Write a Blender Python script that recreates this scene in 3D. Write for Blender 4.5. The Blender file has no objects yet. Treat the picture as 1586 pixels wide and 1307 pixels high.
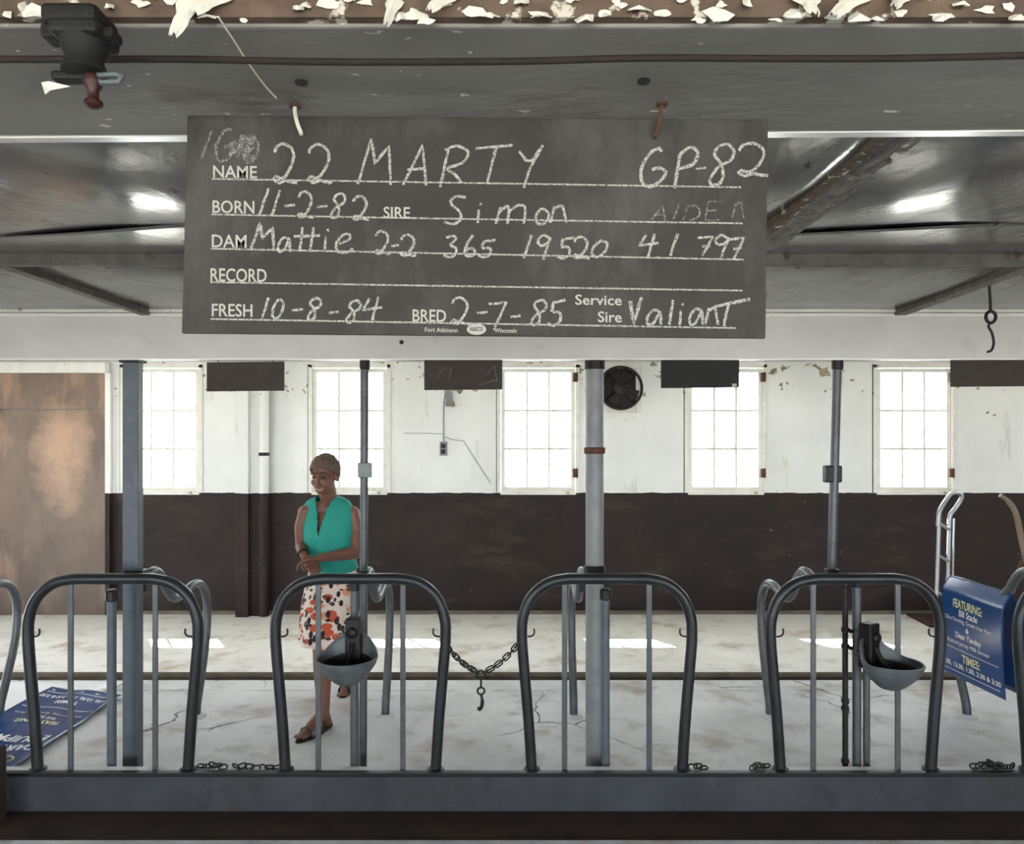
import bpy, math, random
from mathutils import Vector, Matrix, Euler, noise as mnoise
random.seed(7)
S = bpy.context.scene
COL = S.collection
PI = math.pi
# ------------------------------------------------------------------ camera, world, sun, exposure
FPX, CX, HY, CH = 1150.0, 793.0, 693.5, 1.68       # focal length (px), principal column, horizon row, camera height
cam = bpy.data.cameras.new('camera'); cam_o = bpy.data.objects.new('camera', cam); COL.objects.link(cam_o)
cam.sensor_width = 36; cam.sensor_fit = 'HORIZONTAL'; cam.lens = FPX/1586*36
cam.shift_y = (HY-653.5)/1586
cam_o.location = (0, 0, CH); cam_o.rotation_euler = (PI/2, 0, 0)
cam.clip_start = .02
S.camera = cam_o
W = bpy.data.worlds.new('sky'); S.world = W; W.use_nodes = True
bg = W.node_tree.nodes['Background']; bg.inputs[0].default_value = (.88, .94, 1, 1); bg.inputs[1].default_value = 9.0
sun = bpy.data.lights.new('sun', 'SUN'); sun.energy = 55; sun.angle = math.radians(.6); sun.color = (1, .98, .95)
sun_o = bpy.data.objects.new('sun', sun); COL.objects.link(sun_o)
sun_o.rotation_euler = Vector((.60, -.98, -1.24)).to_track_quat('-Z', 'Y').to_euler()
sun_o.location = (-4, 12, 12)
S.view_settings.view_transform = 'Standard'; S.view_settings.look = 'None'
S.view_settings.gamma = 1; S.view_settings.use_curve_mapping = False
S.view_settings.exposure = 0.75

def P(x, y, d):
    return Vector(((x-CX)*d/FPX, d, CH-(y-HY)*d/FPX))
def FL(x, y, z=0.0):                                # point of the level z seen at pixel
    d = (CH-z)*FPX/(y-HY); return Vector(((x-CX)*d/FPX, d, z))

# ------------------------------------------------------------------ materials
def lin(c):
    return tuple(((v/255)/12.92 if v/255 <= .04045 else ((v/255+.055)/1.055)**2.4) for v in c)
class NT:
    def __init__(s, name):
        s.m = bpy.data.materials.new(name); s.m.use_nodes = True; s.t = s.m.node_tree
        s.b = s.t.nodes['Principled BSDF']; s.tc = s.n('ShaderNodeTexCoord')
    def n(s, typ, **kw):
        nd = s.t.nodes.new(typ)
        for k, v in kw.items(): setattr(nd, k, v)
        return nd
    def l(s, a, b): s.t.links.new(a, b)
    def noise(s, scale, detail=4, rough=.55, stretch=(1, 1, 1), off=(0, 0, 0), dist=0):
        mp = s.n('ShaderNodeMapping'); mp.inputs['Scale'].default_value = stretch; mp.inputs['Location'].default_value = off
        s.l(s.tc.outputs['Object'], mp.inputs[0])
        nz = s.n('ShaderNodeTexNoise'); nz.inputs['Scale'].default_value = scale; nz.inputs['Detail'].default_value = detail
        nz.inputs['Roughness'].default_value = rough; nz.inputs['Distortion'].default_value = dist
        s.l(mp.outputs[0], nz.inputs['Vector']); return nz.outputs['Fac']
    def ramp(s, x, lo, hi):
        r = s.n('ShaderNodeMapRange'); r.inputs[1].default_value = lo; r.inputs[2].default_value = hi; r.clamp = True
        s.l(x, r.inputs[0]); return r.outputs[0]
    def math(s, op, a, b=None):
        m = s.n('ShaderNodeMath', operation=op)
        for i, v in enumerate((a, b)):
            if v is None: continue
            if isinstance(v, (int, float)): m.inputs[i].default_value = v
            else: s.l(v, m.inputs[i])
        return m.outputs[0]
    def mix(s, f, a, b):
        m = s.n('ShaderNodeMix', data_type='RGBA')
        for sock, v in ((m.inputs[0], f), (m.inputs[6], a), (m.inputs[7], b)):
            if isinstance(v, (int, float)): sock.default_value = v
            elif isinstance(v, tuple): sock.default_value = (*v[:3], 1)
            else: s.l(v, sock)
        return m.outputs[2]
    def xyz(s):
        q = s.n('ShaderNodeSeparateXYZ'); s.l(s.tc.outputs['Object'], q.inputs[0]); return q.outputs
    def bump(s, h, strength=.3, dist=.01):
        b = s.n('ShaderNodeBump'); b.inputs['Strength'].default_value = strength; b.inputs['Distance'].default_value = dist
        s.l(h, b.inputs['Height']); s.l(b.outputs[0], s.b.inputs['Normal'])
    def done(s, col=None, rough=None, metal=None):
        if col is not None:
            if isinstance(col, tuple): s.b.inputs['Base Color'].default_value = (*col[:3], 1)
            else: s.l(col, s.b.inputs['Base Color'])
        if rough is not None:
            if isinstance(rough, (int, float)): s.b.inputs['Roughness'].default_value = rough
            else: s.l(rough, s.b.inputs['Roughness'])
        if metal is not None: s.b.inputs['Metallic'].default_value = metal
        return s.m
def mul(c, k): return tuple(v*k for v in c[:3])
def simple(name, rgb, rough=.6, var=.25, vs=9, bump=.15, bs=60, metal=0, stretch=(1, 1, 1), spots=()):
    t = NT(name); c = lin(rgb)
    col = t.mix(t.ramp(t.noise(vs, 5, .6, stretch), .3, .7), mul(c, 1-var), mul(c, 1+var))
    for (sc, scale, lo, hi, st) in spots:
        col = t.mix(t.ramp(t.noise(scale, 4, .6, st, (3.1, 1.7, 5.2)), lo, hi), col, lin(sc))
    if bump: t.bump(t.noise(bs, 4, .6, stretch), bump, .004)
    return t.done(col, rough, metal)

def wall_material():
    t = NT('painted_wall'); x, y, z = t.xyz()
    white = t.mix(t.ramp(t.noise(1.6, 5), .3, .75), lin((210, 211, 208)), lin((226, 227, 225)))
    white = t.mix(t.ramp(t.noise(5, 5, .65, (1, 1, .25)), .62, .75), white, lin((188, 186, 172)))
    chipm = t.math('MULTIPLY', t.ramp(t.noise(9, 4, .6, (1, 1, 1.2), (2, 0, 7)), .60, .62), t.ramp(z, 1.9, 2.45))
    chipl = t.ramp(t.noise(4.5, 3, .62, (1, 1, 1.2), (5, 0, 1)), .745, .752)
    chip = t.math('MAXIMUM', t.math('GREATER_THAN', chipm, .55), chipl)
    chipc = t.mix(t.ramp(t.noise(14, 2), .4, .6), lin((112, 98, 76)), lin((160, 148, 120)))
    white = t.mix(chip, white, chipc)
    low = t.mix(t.ramp(t.noise(2.2, 6, .62), .3, .7), lin((24, 15, 14)), lin((42, 26, 23)))
    low = t.mix(t.ramp(t.noise(3.1, 6, .7, (.6, 1, 1.5), (9, 1, 3)), .55, .8), low, lin((68, 56, 50)))
    low = t.mix(t.ramp(t.noise(16, 3, .6, (1, 1, 1), (1, 4, 2)), .73, .75), low, lin((104, 96, 88)))
    low = t.mix(t.math('MULTIPLY', t.ramp(t.noise(2.6, 4, .6, (1, 1, .3), (4, 4, 2)), .4, .7), .35), low, lin((30, 28, 26)))
    edge = t.math('ADD', z, t.math('MULTIPLY', t.math('SUBTRACT', t.noise(6, 3), .5), .03))
    up = t.ramp(edge, 1.222, 1.228)
    t.bump(t.noise(26, 5, .6), .25, .006)
    return t.done(t.mix(up, low, white), t.mix(up, (.8,)*3, (.65,)*3))
def concrete_material(name, light, dark, warm, crack=True, sc=1.0):
    t = NT(name)
    c = t.mix(t.ramp(t.noise(1.3*sc, 6, .62), .3, .7), lin(dark), lin(light))
    c = t.mix(t.ramp(t.noise(2.1*sc, 5, .6, (1, 1, 1), (4, 9, 0)), .54, .72), c, lin(warm))
    c = t.mix(t.math('MULTIPLY', t.ramp(t.noise(3.2*sc, 6, .7, (1, 1, 1), (11, 2, 0)), .54, .72), .6), c, mul(lin(dark), .45))
    h = t.noise(3.5, 6, .6)
    if crack:
        mp = t.n('ShaderNodeMapping'); mp.inputs['Scale'].default_value = (1, 1, 0); t.l(t.tc.outputs['Object'], mp.inputs[0])
        nz = t.n('ShaderNodeTexNoise'); nz.inputs['Scale'].default_value = 2.5; nz.inputs['Detail'].default_value = 4; t.l(mp.outputs[0], nz.inputs['Vector'])
        mx = t.n('ShaderNodeMix', data_type='VECTOR'); mx.inputs[0].default_value = .22
        t.l(mp.outputs[0], mx.inputs[4]); t.l(nz.outputs['Color'], mx.inputs[5])
        vo = t.n('ShaderNodeTexVoronoi', feature='DISTANCE_TO_EDGE'); vo.inputs['Scale'].default_value = .95; t.l(mx.outputs[1], vo.inputs['Vector'])
        k = t.math('SUBTRACT', 1.0, t.ramp(vo.outputs['Distance'], .001, .0055))
        k = t.math('MULTIPLY', k, t.ramp(t.noise(1.4, 3, .5, (1, 1, 1), (7, 3, 1)), .50, .60))
        jl = t.math('ABSOLUTE', t.math('ADD', t.math('SUBTRACT', t.xyz()[1], .14), t.math('MULTIPLY', t.math('SUBTRACT', t.noise(5, 4), .5), .05)))
        k = t.math('MAXIMUM', k, t.math('MULTIPLY', t.ramp(jl, .006, .002), t.ramp(t.noise(3, 4, .6, (1, 1, 1), (2, 8, 1)), .42, .56)))
        c = t.mix(k, c, mul(lin(dark), .22))
        h = t.math('SUBTRACT', h, k)
    t.bump(h, .35, .03)
    return t.done(c, t.ramp(t.noise(4, 4), -.6, .9))
def ceiling_material():
    t = NT('glossy_ceiling_paint')
    c = t.mix(t.ramp(t.noise(3, 6, .6), .3, .7), lin((92, 90, 86)), lin((126, 124, 119)))
    c = t.mix(t.ramp(t.noise(14, 4, .6, (1, .35, 1), (3, 0, 0)), .66, .70), c, lin((64, 56, 48)))
    t.bump(t.noise(7, 5, .6, (1, .5, 1)), .16, .02)
    return t.done(c, .17)
def door_material():
    t = NT('rusty_door'); x, y, z = t.xyz()
    c = t.mix(t.ramp(t.noise(2, 6, .65, (1, 1, .5)), .3, .7), lin((86, 70, 60)), lin((124, 104, 90)))
    dx = t.math('POWER', t.math('DIVIDE', t.math('SUBTRACT', x, .096), .27), 2.0)
    dz = t.math('POWER', t.math('DIVIDE', t.math('SUBTRACT', z, 1.62), .52), 2.0)
    rr = t.math('ADD', t.math('ADD', dx, dz), t.math('MULTIPLY', t.noise(4, 5, .65), 3.2))
    c = t.mix(t.math('MULTIPLY', t.ramp(rr, 3.2, 1.4), .75), c, lin((190, 154, 126)))
    c = t.mix(t.ramp(t.noise(1.7, 5, .6, (1.6, 1, .5), (4, 0, 2)), .55, .75), c, lin((168, 136, 116)))
    c = t.mix(t.math('MULTIPLY', t.ramp(t.math('ADD', z, t.noise(2, 4)), 1.5, .3), .7), c, lin((62, 54, 48)))
    t.bump(t.noise(40, 4), .2, .004)
    return t.done(c, .5)
def board_material(name, rgb, smear):
    t = NT(name); c = lin(rgb)
    col = t.mix(t.ramp(t.noise(9, 6, .65, (1, 1, 1.8)), .3, .75), mul(c, .78), mul(c, 1.25))
    col = t.mix(t.math('MULTIPLY', t.ramp(t.noise(6, 6, .7, (1, 1, .5), (2, 2, 2)), .48, .75), smear), col, lin((112, 110, 104)))
    t.bump(t.noise(300, 3), .1, .001)
    return t.done(col, .75)
def chalk_material(name, rgb, lo, hi):
    t = NT(name); t.done(lin(rgb), .95)
    tr = t.n('ShaderNodeBsdfTransparent'); mx = t.n('ShaderNodeMixShader')
    t.l(t.ramp(t.noise(420, 4, .7), lo, hi), mx.inputs[0]); t.l(tr.outputs[0], mx.inputs[1]); t.l(t.b.outputs[0], mx.inputs[2])
    t.l(mx.outputs[0], t.t.nodes['Material Output'].inputs[0]); return t.m
def glass_material():
    t = NT('window_glass'); gl = t.n('ShaderNodeBsdfGlossy'); gl.inputs['Roughness'].default_value = .02
    tr = t.n('ShaderNodeBsdfTransparent'); tr.inputs[0].default_value = (.95, .96, .95, 1); mx = t.n('ShaderNodeMixShader'); mx.inputs[0].default_value = .05; t.l(tr.outputs[0], mx.inputs[1]); t.l(gl.outputs[0], mx.inputs[2])
    t.l(mx.outputs[0], t.t.nodes['Material Output'].inputs[0]); return t.m
def skirt_material():
    t = NT('floral_print')
    def layer(col, scale, off, thr, rgb, st):
        mp = t.n('ShaderNodeMapping'); mp.inputs['Scale'].default_value = st; mp.inputs['Location'].default_value = off; mp.inputs['Rotation'].default_value = (0, off[0], 0)
        t.l(t.tc.outputs['Object'], mp.inputs[0])
        v = t.n('ShaderNodeTexVoronoi'); v.inputs['Scale'].default_value = scale; t.l(mp.outputs[0], v.inputs['Vector'])
        d = t.math('ADD', v.outputs['Distance'], t.math('MULTIPLY', t.noise(30, 2), .12))
        return t.mix(t.ramp(d, thr, thr-.04), col, lin(rgb))
    c = lin((226, 208, 196))
    c = layer(c, 10, (.3, 2, 1), .42, (222, 150, 110), (1, 1, 1.5))
    c = layer(c, 10, (.9, 1, 4), .44, (196, 84, 52), (1, 1, 1.6))
    c = layer(c, 13, (2.4, 3, 2), .38, (30, 26, 34), (1.7, 1, 1))
    c = layer(c, 14, (.2, 5, 7), .33, (64, 44, 40), (1, 1, 1.9))
    t.b.inputs['Sheen Weight'].default_value = .2
    return t.done(c, .8)
M = {}
M['wall'] = wall_material(); M['ceil'] = ceiling_material(); M['door'] = door_material(); M['glass'] = glass_material()
M['concrete'] = concrete_material('stall_concrete', (218, 219, 223), (180, 181, 186), (152, 138, 128))
M['walk'] = concrete_material('walkway_concrete', (238, 237, 235), (218, 216, 213), (178, 162, 146), False)
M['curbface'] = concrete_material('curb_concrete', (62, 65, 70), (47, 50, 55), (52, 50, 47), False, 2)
M['gutter'] = simple('gutter_dirt', (104, 97, 84), .85, .3, 6)
M['manger'] = simple('manger_brown', (52, 38, 30), .8, .4, 5)
M['ground'] = simple('outdoor_gravel', (168, 166, 158), .9, .2, 3, 0)
M['white'] = simple('white_paint', (214, 213, 206), .5, .1, 8, .15, 40, spots=(((150, 138, 112), 12, .68, .70, (1, 1, 1)),))
M['trimwhite'] = simple('trim_white_gloss', (226, 224, 218), .3, .06, 8, .05)
M['beamwhite'] = simple('beam_white', (196, 195, 190), .55, .08, 3, .1, 30, spots=(((176, 170, 158), 5, .60, .8, (1, 1, 1)),))
M['nearbeam'] = simple('near_beam_grey', (122, 119, 113), .5, .25, 4, .5, 45, stretch=(.35, 1, 1), spots=(((206, 202, 192), 42, .685, .70, (.55, 1, 1)), ((84, 72, 62), 7, .62, .75, (.4, 1, 1))))
M['flake'] = simple('peeling_paint', (226, 222, 206), .7, .1, 30, .2)
M['rawwood'] = simple('bare_brown_wood', (98, 80, 66), .8, .4, 20, .4, 60, spots=(((206, 198, 180), 26, .58, .62, (1, 1, 1)),))
M['batten'] = simple('batten_grey', (104, 99, 92), .55, .3, 14, .3, 50, spots=(((74, 52, 40), 10, .60, .66, (1, 1, 1)),))
M['rough'] = simple('flaking_strip', (112, 106, 98), .6, .4, 22, .9, 35, spots=(((196, 190, 178), 40, .66, .69, (1, 1, 1)),))
M['pipe'] = simple('dark_painted_pipe', (44, 47, 50), .38, .3, 10, .15, 80, .4, spots=(((74, 76, 76), 9, .6, .8, (1, 1, .4)),))
M['galv'] = simple('galvanised_pipe', (84, 87, 90), .42, .25, 9, .15, 60, .35, spots=(((70, 74, 80), 5, .55, .75, (1, 1, .5)),))
M['col_blue'] = simple('blue_grey_post', (82, 90, 97), .5, .22, 8, .15, 50, .1, spots=(((72, 78, 88), 6, .58, .7, (1, 1, .5)),))
M['col_pale'] = simple('pale_grey_post', (128, 130, 132), .5, .2, 8, .15, 50, .05, spots=(((112, 116, 124), 6, .56, .7, (1, 1, .5)),))
M['rust'] = simple('rusty_iron', (84, 52, 40), .8, .4, 30, .4)
M['iron'] = simple('dark_iron', (34, 32, 31), .5, .3, 30, .2, 80, .5)
M['dirtyiron'] = simple('grimy_iron', (30, 29, 27), .7, .5, 30, .6, 50, .2)
M['cable'] = simple('dark_cable', (38, 26, 23), .8, .3, 40, .3)
M['cap'] = simple('black_steel', (22, 22, 24), .5, .35, 6, .2, 40, .3)
M['cast'] = simple('grey_enamel_bowl', (92, 98, 100), .5, .25, 14, .2, 60, .2)
M['board'] = board_material('slate_board', (52, 50, 44), .42)
M['board2'] = board_material('brown_board', (52, 44, 39), .12)
M['board3'] = board_material('black_board', (22, 22, 20), .06)
M['print'] = simple('board_print', (178, 176, 166), .8, .06, 60, 0)
M['chalk'] = chalk_material('chalk', (188, 187, 178), .28, .62)
M['ghost'] = chalk_material('rubbed_chalk', (160, 158, 150), .40, .75)
M['logo_dark'] = simple('logo_ink', (70, 68, 62), .8, .05, 20, 0)
M['banner'] = simple('blue_banner_vinyl', (24, 66, 122), .22, .12, 3, .06, 6)
M['ban_white'] = simple('banner_white_print', (226, 230, 232), .4, .03, 20, 0)
M['ban_yel'] = simple('banner_cream_print', (206, 208, 160), .4, .03, 20, 0)
M['paper'] = simple('white_vinyl_back', (240, 242, 246), .35, .03, 4, .05, 5)
M['alu'] = simple('aluminium', (170, 174, 178), .35, .1, 20, .05, 60, .55)
M['rubber'] = simple('black_rubber', (28, 28, 28), .8, .2, 20, .2)
M['handle'] = simple('worn_wood_handle', (112, 96, 82), .6, .25, 14, .3, 40, 0, (1, 1, .3))
M['plateiron'] = simple('dark_red_steel', (66, 42, 38), .6, .3, 9)
M['skin'] = simple('skin', (116, 78, 62), .5, .08, 14, .08, 120)
M['hair'] = simple('short_grey_hair', (92, 72, 64), .7, .35, 50, .6, 90)
M['teal'] = simple('teal_cloth', (24, 142, 128), .7, .12, 5, .25, 30)
M['skirt'] = skirt_material()
M['sandal'] = simple('dark_sandal', (40, 34, 34), .6, .2, 20)
M['eye'] = simple('eye_dark', (26, 18, 16), .3, .05, 20, 0)
M['lip'] = simple('lips', (132, 66, 62), .5, .08, 20, 0)
M['teeth'] = simple('teeth', (168, 150, 138), .4, .05, 20, 0)
M['redknob'] = simple('dark_red_knob', (58, 26, 24), .5, .25, 30)
M['greyplate'] = simple('grey_box_metal', (120, 126, 128), .5, .2, 12)

# ------------------------------------------------------------------ mesh building
ORG = {}
def frame_of(t):
    t = t.normalized(); a = Vector((0, 0, 1)) if abs(t.z) < .9 else Vector((1, 0, 0))
    u = t.cross(a).normalized(); return u, t.cross(u).normalized()
def cr(pts, n=6, closed=False):
    pts = [Vector(p) for p in pts]; out = []; N = len(pts)
    rng = N if closed else N-1
    for i in range(rng):
        if closed: p0, p1, p2, p3 = pts[i-1], pts[i], pts[(i+1) % N], pts[(i+2) % N]
        else: p0, p1, p2, p3 = pts[max(i-1, 0)], pts[i], pts[i+1], pts[min(i+2, N-1)]
        for k in range(n):
            t = k/n
            out.append(.5*((2*p1)+(p2-p0)*t+(2*p0-5*p1+4*p2-p3)*t*t+(3*p1-p0-3*p2+p3)*t*t*t))
    if not closed: out.append(pts[-1])
    return out
class MB:
    def __init__(s): s.v = []; s.f = []
    def add(s, vs, fs):
        o = len(s.v); s.v += [Vector(v) for v in vs]; s.f += [tuple(i+o for i in f) for f in fs]; return s
    def box(s, x0, x1, y0, y1, z0, z1):
        return s.add([(x0, y0, z0), (x1, y0, z0), (x1, y1, z0), (x0, y1, z0), (x0, y0, z1), (x1, y0, z1), (x1, y1, z1), (x0, y1, z1)],
                     [(0, 3, 2, 1), (4, 5, 6, 7), (0, 1, 5, 4), (1, 2, 6, 5), (2, 3, 7, 6), (3, 0, 4, 7)])
    def hexa(s, a, off):                             # quad a (4 points) extruded by off
        a = [Vector(p) for p in a]; off = Vector(off)
        return s.add(a+[p+off for p in a], [(0, 1, 2, 3), (7, 6, 5, 4), (0, 4, 5, 1), (1, 5, 6, 2), (2, 6, 7, 3), (3, 7, 4, 0)])
    def tube(s, pts, r, n=10, closed=False, caps=True):
        pts = [Vector(p) for p in pts]; N = len(pts); vs = []; fs = []
        rr = r if isinstance(r, (list, tuple)) else [r]*N
        t0 = (pts[1]-pts[0]); u, w = frame_of(t0)
        for i, p in enumerate(pts):
            if closed: t = pts[(i+1) % N]-pts[i-1]
            else: t = pts[min(i+1, N-1)]-pts[max(i-1, 0)]
            if t.length < 1e-9: t = t0
            t.normalize(); u = (u-t*u.dot(t)); u.normalize(); w = t.cross(u)
            vs += [p+(u*math.cos(2*PI*k/n)+w*math.sin(2*PI*k/n))*rr[i] for k in range(n)]
        for i in range(N if closed else N-1):
            j = (i+1) % N
            fs += [(i*n+k, i*n+(k+1) % n, j*n+(k+1) % n, j*n+k) for k in range(n)]
        if caps and not closed: fs += [tuple(range(n-1, -1, -1)), tuple((N-1)*n+k for k in range(n))]
        return s.add(vs, fs)
    def capsule(s, a, b, ra, rb, n=12):
        a, b = Vector(a), Vector(b); t = (b-a).normalized(); pts = []; rr = []
        for k in range(5):
            q = PI/2*(k/4); pts.append(a-t*ra*math.cos(q)); rr.append(max(ra*math.sin(q), 1e-4))
        for k in range(5):
            q = PI/2*(k/4); pts.append(b+t*rb*math.sin(q)); rr.append(max(rb*math.cos(q), 1e-4))
        return s.tube(pts, rr, n)
    def chain(s, pts, rr, n=12):
        for i in range(len(pts)-1): s.capsule(pts[i], pts[i+1], rr[i], rr[i+1], n)
        return s
    def ell(s, c, r, rot=None, nu=20, nv=12):
        c = Vector(c); R = rot or Matrix.Identity(3); vs = []; fs = []
        for j in range(1, nv):
            for i in range(nu):
                a = 2*PI*i/nu; q = PI*j/nv
                vs.append(c+R @ Vector((r[0]*math.sin(q)*math.cos(a), r[1]*math.sin(q)*math.sin(a), r[2]*math.cos(q))))
        top = len(vs); vs += [c+R @ Vector((0, 0, r[2])), c+R @ Vector((0, 0, -r[2]))]
        for j in range(nv-2):
            for i in range(nu): fs.append((j*nu+i, (j+1)*nu+i, (j+1)*nu+(i+1) % nu, j*nu+(i+1) % nu))
        for i in range(nu):
            fs.append((top, i, (i+1) % nu)); fs.append((top+1, (nv-2)*nu+(i+1) % nu, (nv-2)*nu+i))
        return s.add(vs, fs)
    def lathe(s, c, axis, prof, n=20):               # prof: list of (radius, height along axis)
        c = Vector(c); ax = Vector(axis).normalized(); u, w = frame_of(ax); vs = []; fs = []
        for (r, h) in prof:
            vs += [c+ax*h+(u*math.cos(2*PI*k/n)+w*math.sin(2*PI*k/n))*max(r, 1e-4) for k in range(n)]
        for i in range(len(prof)-1): fs += [(i*n+k, i*n+(k+1) % n, (i+1)*n+(k+1) % n, (i+1)*n+k) for k in range(n)]
        fs += [tuple(range(n-1, -1, -1)), tuple((len(prof)-1)*n+k for k in range(n))]
        return s.add(vs, fs)
    def grid(s, fn, nu, nv):
        vs = [fn(i/nu, j/nv) for j in range(nv+1) for i in range(nu+1)]
        return s.add(vs, [(j*(nu+1)+i, j*(nu+1)+i+1, (j+1)*(nu+1)+i+1, (j+1)*(nu+1)+i) for j in range(nv) for i in range(nu)])
    def mesh(s, name, org=(0, 0, 0), smooth=False):
        me = bpy.data.meshes.new(name); o = Vector(org)
        me.from_pydata([v-o for v in s.v], [], s.f); me.validate(); me.update()
        if smooth:
            me.polygons.foreach_set('use_smooth', [True]*len(me.polygons))
            try: me.set_sharp_from_angle(angle=math.radians(50))
            except Exception: pass
        return me
    def build(s, name, mat, parent=None, smooth=False, org=None, bevel=0, solid=0):
        org = Vector(org) if org is not None else (ORG[parent.name] if parent else Vector((0, 0, 0)))
        me = s.mesh(name, org, smooth); me.materials.append(M[mat])
        o = bpy.data.objects.new(name, me); COL.objects.link(o); ORG[o.name] = org
        if parent: o.parent = parent
        else: o.location = org
        if solid:
            m = o.modifiers.new('thickness', 'SOLIDIFY'); m.thickness = solid; m.offset = 0
        if bevel:
            m = o.modifiers.new('edge', 'BEVEL'); m.width = bevel; m.segments = 2; m.limit_method = 'ANGLE'
        return o
def tag(o, label, cat, group=None, kind=None):
    o['label'] = label; o['category'] = cat
    if group: o['group'] = group
    if kind: o['kind'] = kind
    return o
def thing(name, label, cat, loc, group=None, kind=None):
    o = bpy.data.objects.new(name, None); COL.objects.link(o); o.location = Vector(loc); o.empty_display_size = .1
    ORG[o.name] = Vector(loc); return tag(o, label, cat, group, kind)
def copy_tree(o, parent=None):
    c = o.copy(); COL.objects.link(c); ORG[c.name] = ORG[o.name].copy()
    if parent: c.parent = parent
    for ch in list(o.children): copy_tree(ch, c)
    return c
def part_label(o, l): o['label'] = l; return o

# ------------------------------------------------------------------ the setting
WY, WT = 7.52, .22                                   # inner face and thickness of the far wall
NY = -4.4                                            # inner face of the wall behind the camera
XL, XR = -6.3, 8.8
WIN_PX = (250.5, 541.5, 833.5, 1124, 1416)
WX = [(x-CX)*WY/FPX for x in WIN_PX]
WW, WZ0, WZ1 = .765, 1.225, 2.495
DX0, DX1, DZ = -5.17, -4.09, 2.43
def wall_with_holes(holes, x0, x1, z0, z1, y0, y1):
    m = MB(); xs = sorted({x0, x1, *[h[0] for h in holes], *[h[1] for h in holes]})
    for a, b in zip(xs, xs[1:]):
        hs = sorted([(h[2], h[3]) for h in holes if h[0] <= a+1e-6 and h[1] >= b-1e-6]); z = z0
        for (p, q) in hs:
            if p > z+1e-6: m.box(a, b, y0, y1, z, p)
            z = q
        if z < z1-1e-6: m.box(a, b, y0, y1, z, z1)
    return m
far_holes = [(x-WW/2, x+WW/2, WZ0, WZ1) for x in WX]+[(WX[4]+1.9-WW/2, WX[4]+1.9+WW/2, WZ0, WZ1)]
wf = wall_with_holes(far_holes, XL, XR, -.1, 2.9, WY, WY+WT).build('wall_far', 'wall')
tag(wf, 'far plaster wall, white above and dark brown below, with a row of windows', 'wall', kind='structure')
near_holes = [(-6.6, -3.4, .0, 2.2), (-1.6, 1.6, .7, 2.2), (3.4, 6.6, .0, 2.2)]
wn = wall_with_holes(near_holes, XL, XR, -.1, 2.9, NY-WT, NY).build('wall_near', 'wall')
tag(wn, 'plaster wall with wide openings behind the camera', 'wall', kind='structure')
wl = MB().box(XL-WT, XL, NY-WT, 4.4, -.1, 2.9).box(XL-WT, XL, 5.5, WY+WT, -.1, 2.9).box(XL-WT, XL, 4.4, 5.5, 2.05, 2.9).build('wall_left', 'wall'); tag(wl, 'white and brown end wall with an open doorway beyond the left edge', 'wall', kind='structure')
wr = MB().box(XR, XR+WT, NY-WT, WY+WT, -.1, 2.9).build('wall_right', 'wall'); tag(wr, 'white and brown end wall beyond the right edge', 'wall', kind='structure')
gr = MB().box(-60, 60, -60, 60, -.4, -.25).build('ground', 'ground'); tag(gr, 'pale gravel ground outside the barn', 'ground', kind='structure')
ev = MB().box(XL-.4, XR+.4, WY+WT, WY+WT+.62, 2.66, 2.72).build('trim_1', 'white'); tag(ev, 'roof overhang outside the far wall', 'eave', kind='structure')

# floor: slabs at their levels
fl = thing('floor', 'pale worn concrete barn floor with stains and cracks', 'floor', (0, 5, 0), kind='structure')
CY0, CY1, CZ = 3.56, 3.636, .12
GY0, GY1 = 5.37, 5.56
MB().box(XL, XR, CY1, GY0, -.25, 0).build('stall_platform', 'concrete', fl)
MB().box(XL, XR, GY1, WY, -.25, 0).build('walkway', 'walk', fl)
MB().box(XL, XR, GY0, GY1, -.25, -.07).build('gutter', 'gutter', fl)
MB().box(XL, XR, GY1-.012, GY1, -.2, .002).build('gutter_edge', 'gutter', fl)
MB().box(XL, XR, 3.265, CY0, -.25, -.062).build('manger', 'manger', fl)
MB().box(XL, XR, NY, 3.265, -.25, -.045).build('feed_alley', 'concrete', fl)
cb = thing('curb', 'low grey concrete manger curb with a black steel edge under the stall loops', 'curb', (0, 3.6, -.09), kind='structure')
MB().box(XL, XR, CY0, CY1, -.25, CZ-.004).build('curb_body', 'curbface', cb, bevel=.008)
MB().box(XL, XR, CY0+.026, CY1+.002, CZ-.02, CZ-.001).build('curb_top', 'concrete', cb)
MB().box(XL, XR, CY0-.008, CY0+.028, CZ-.016, CZ+.004).build('steel_edge', 'cap', cb, bevel=.004)

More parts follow.
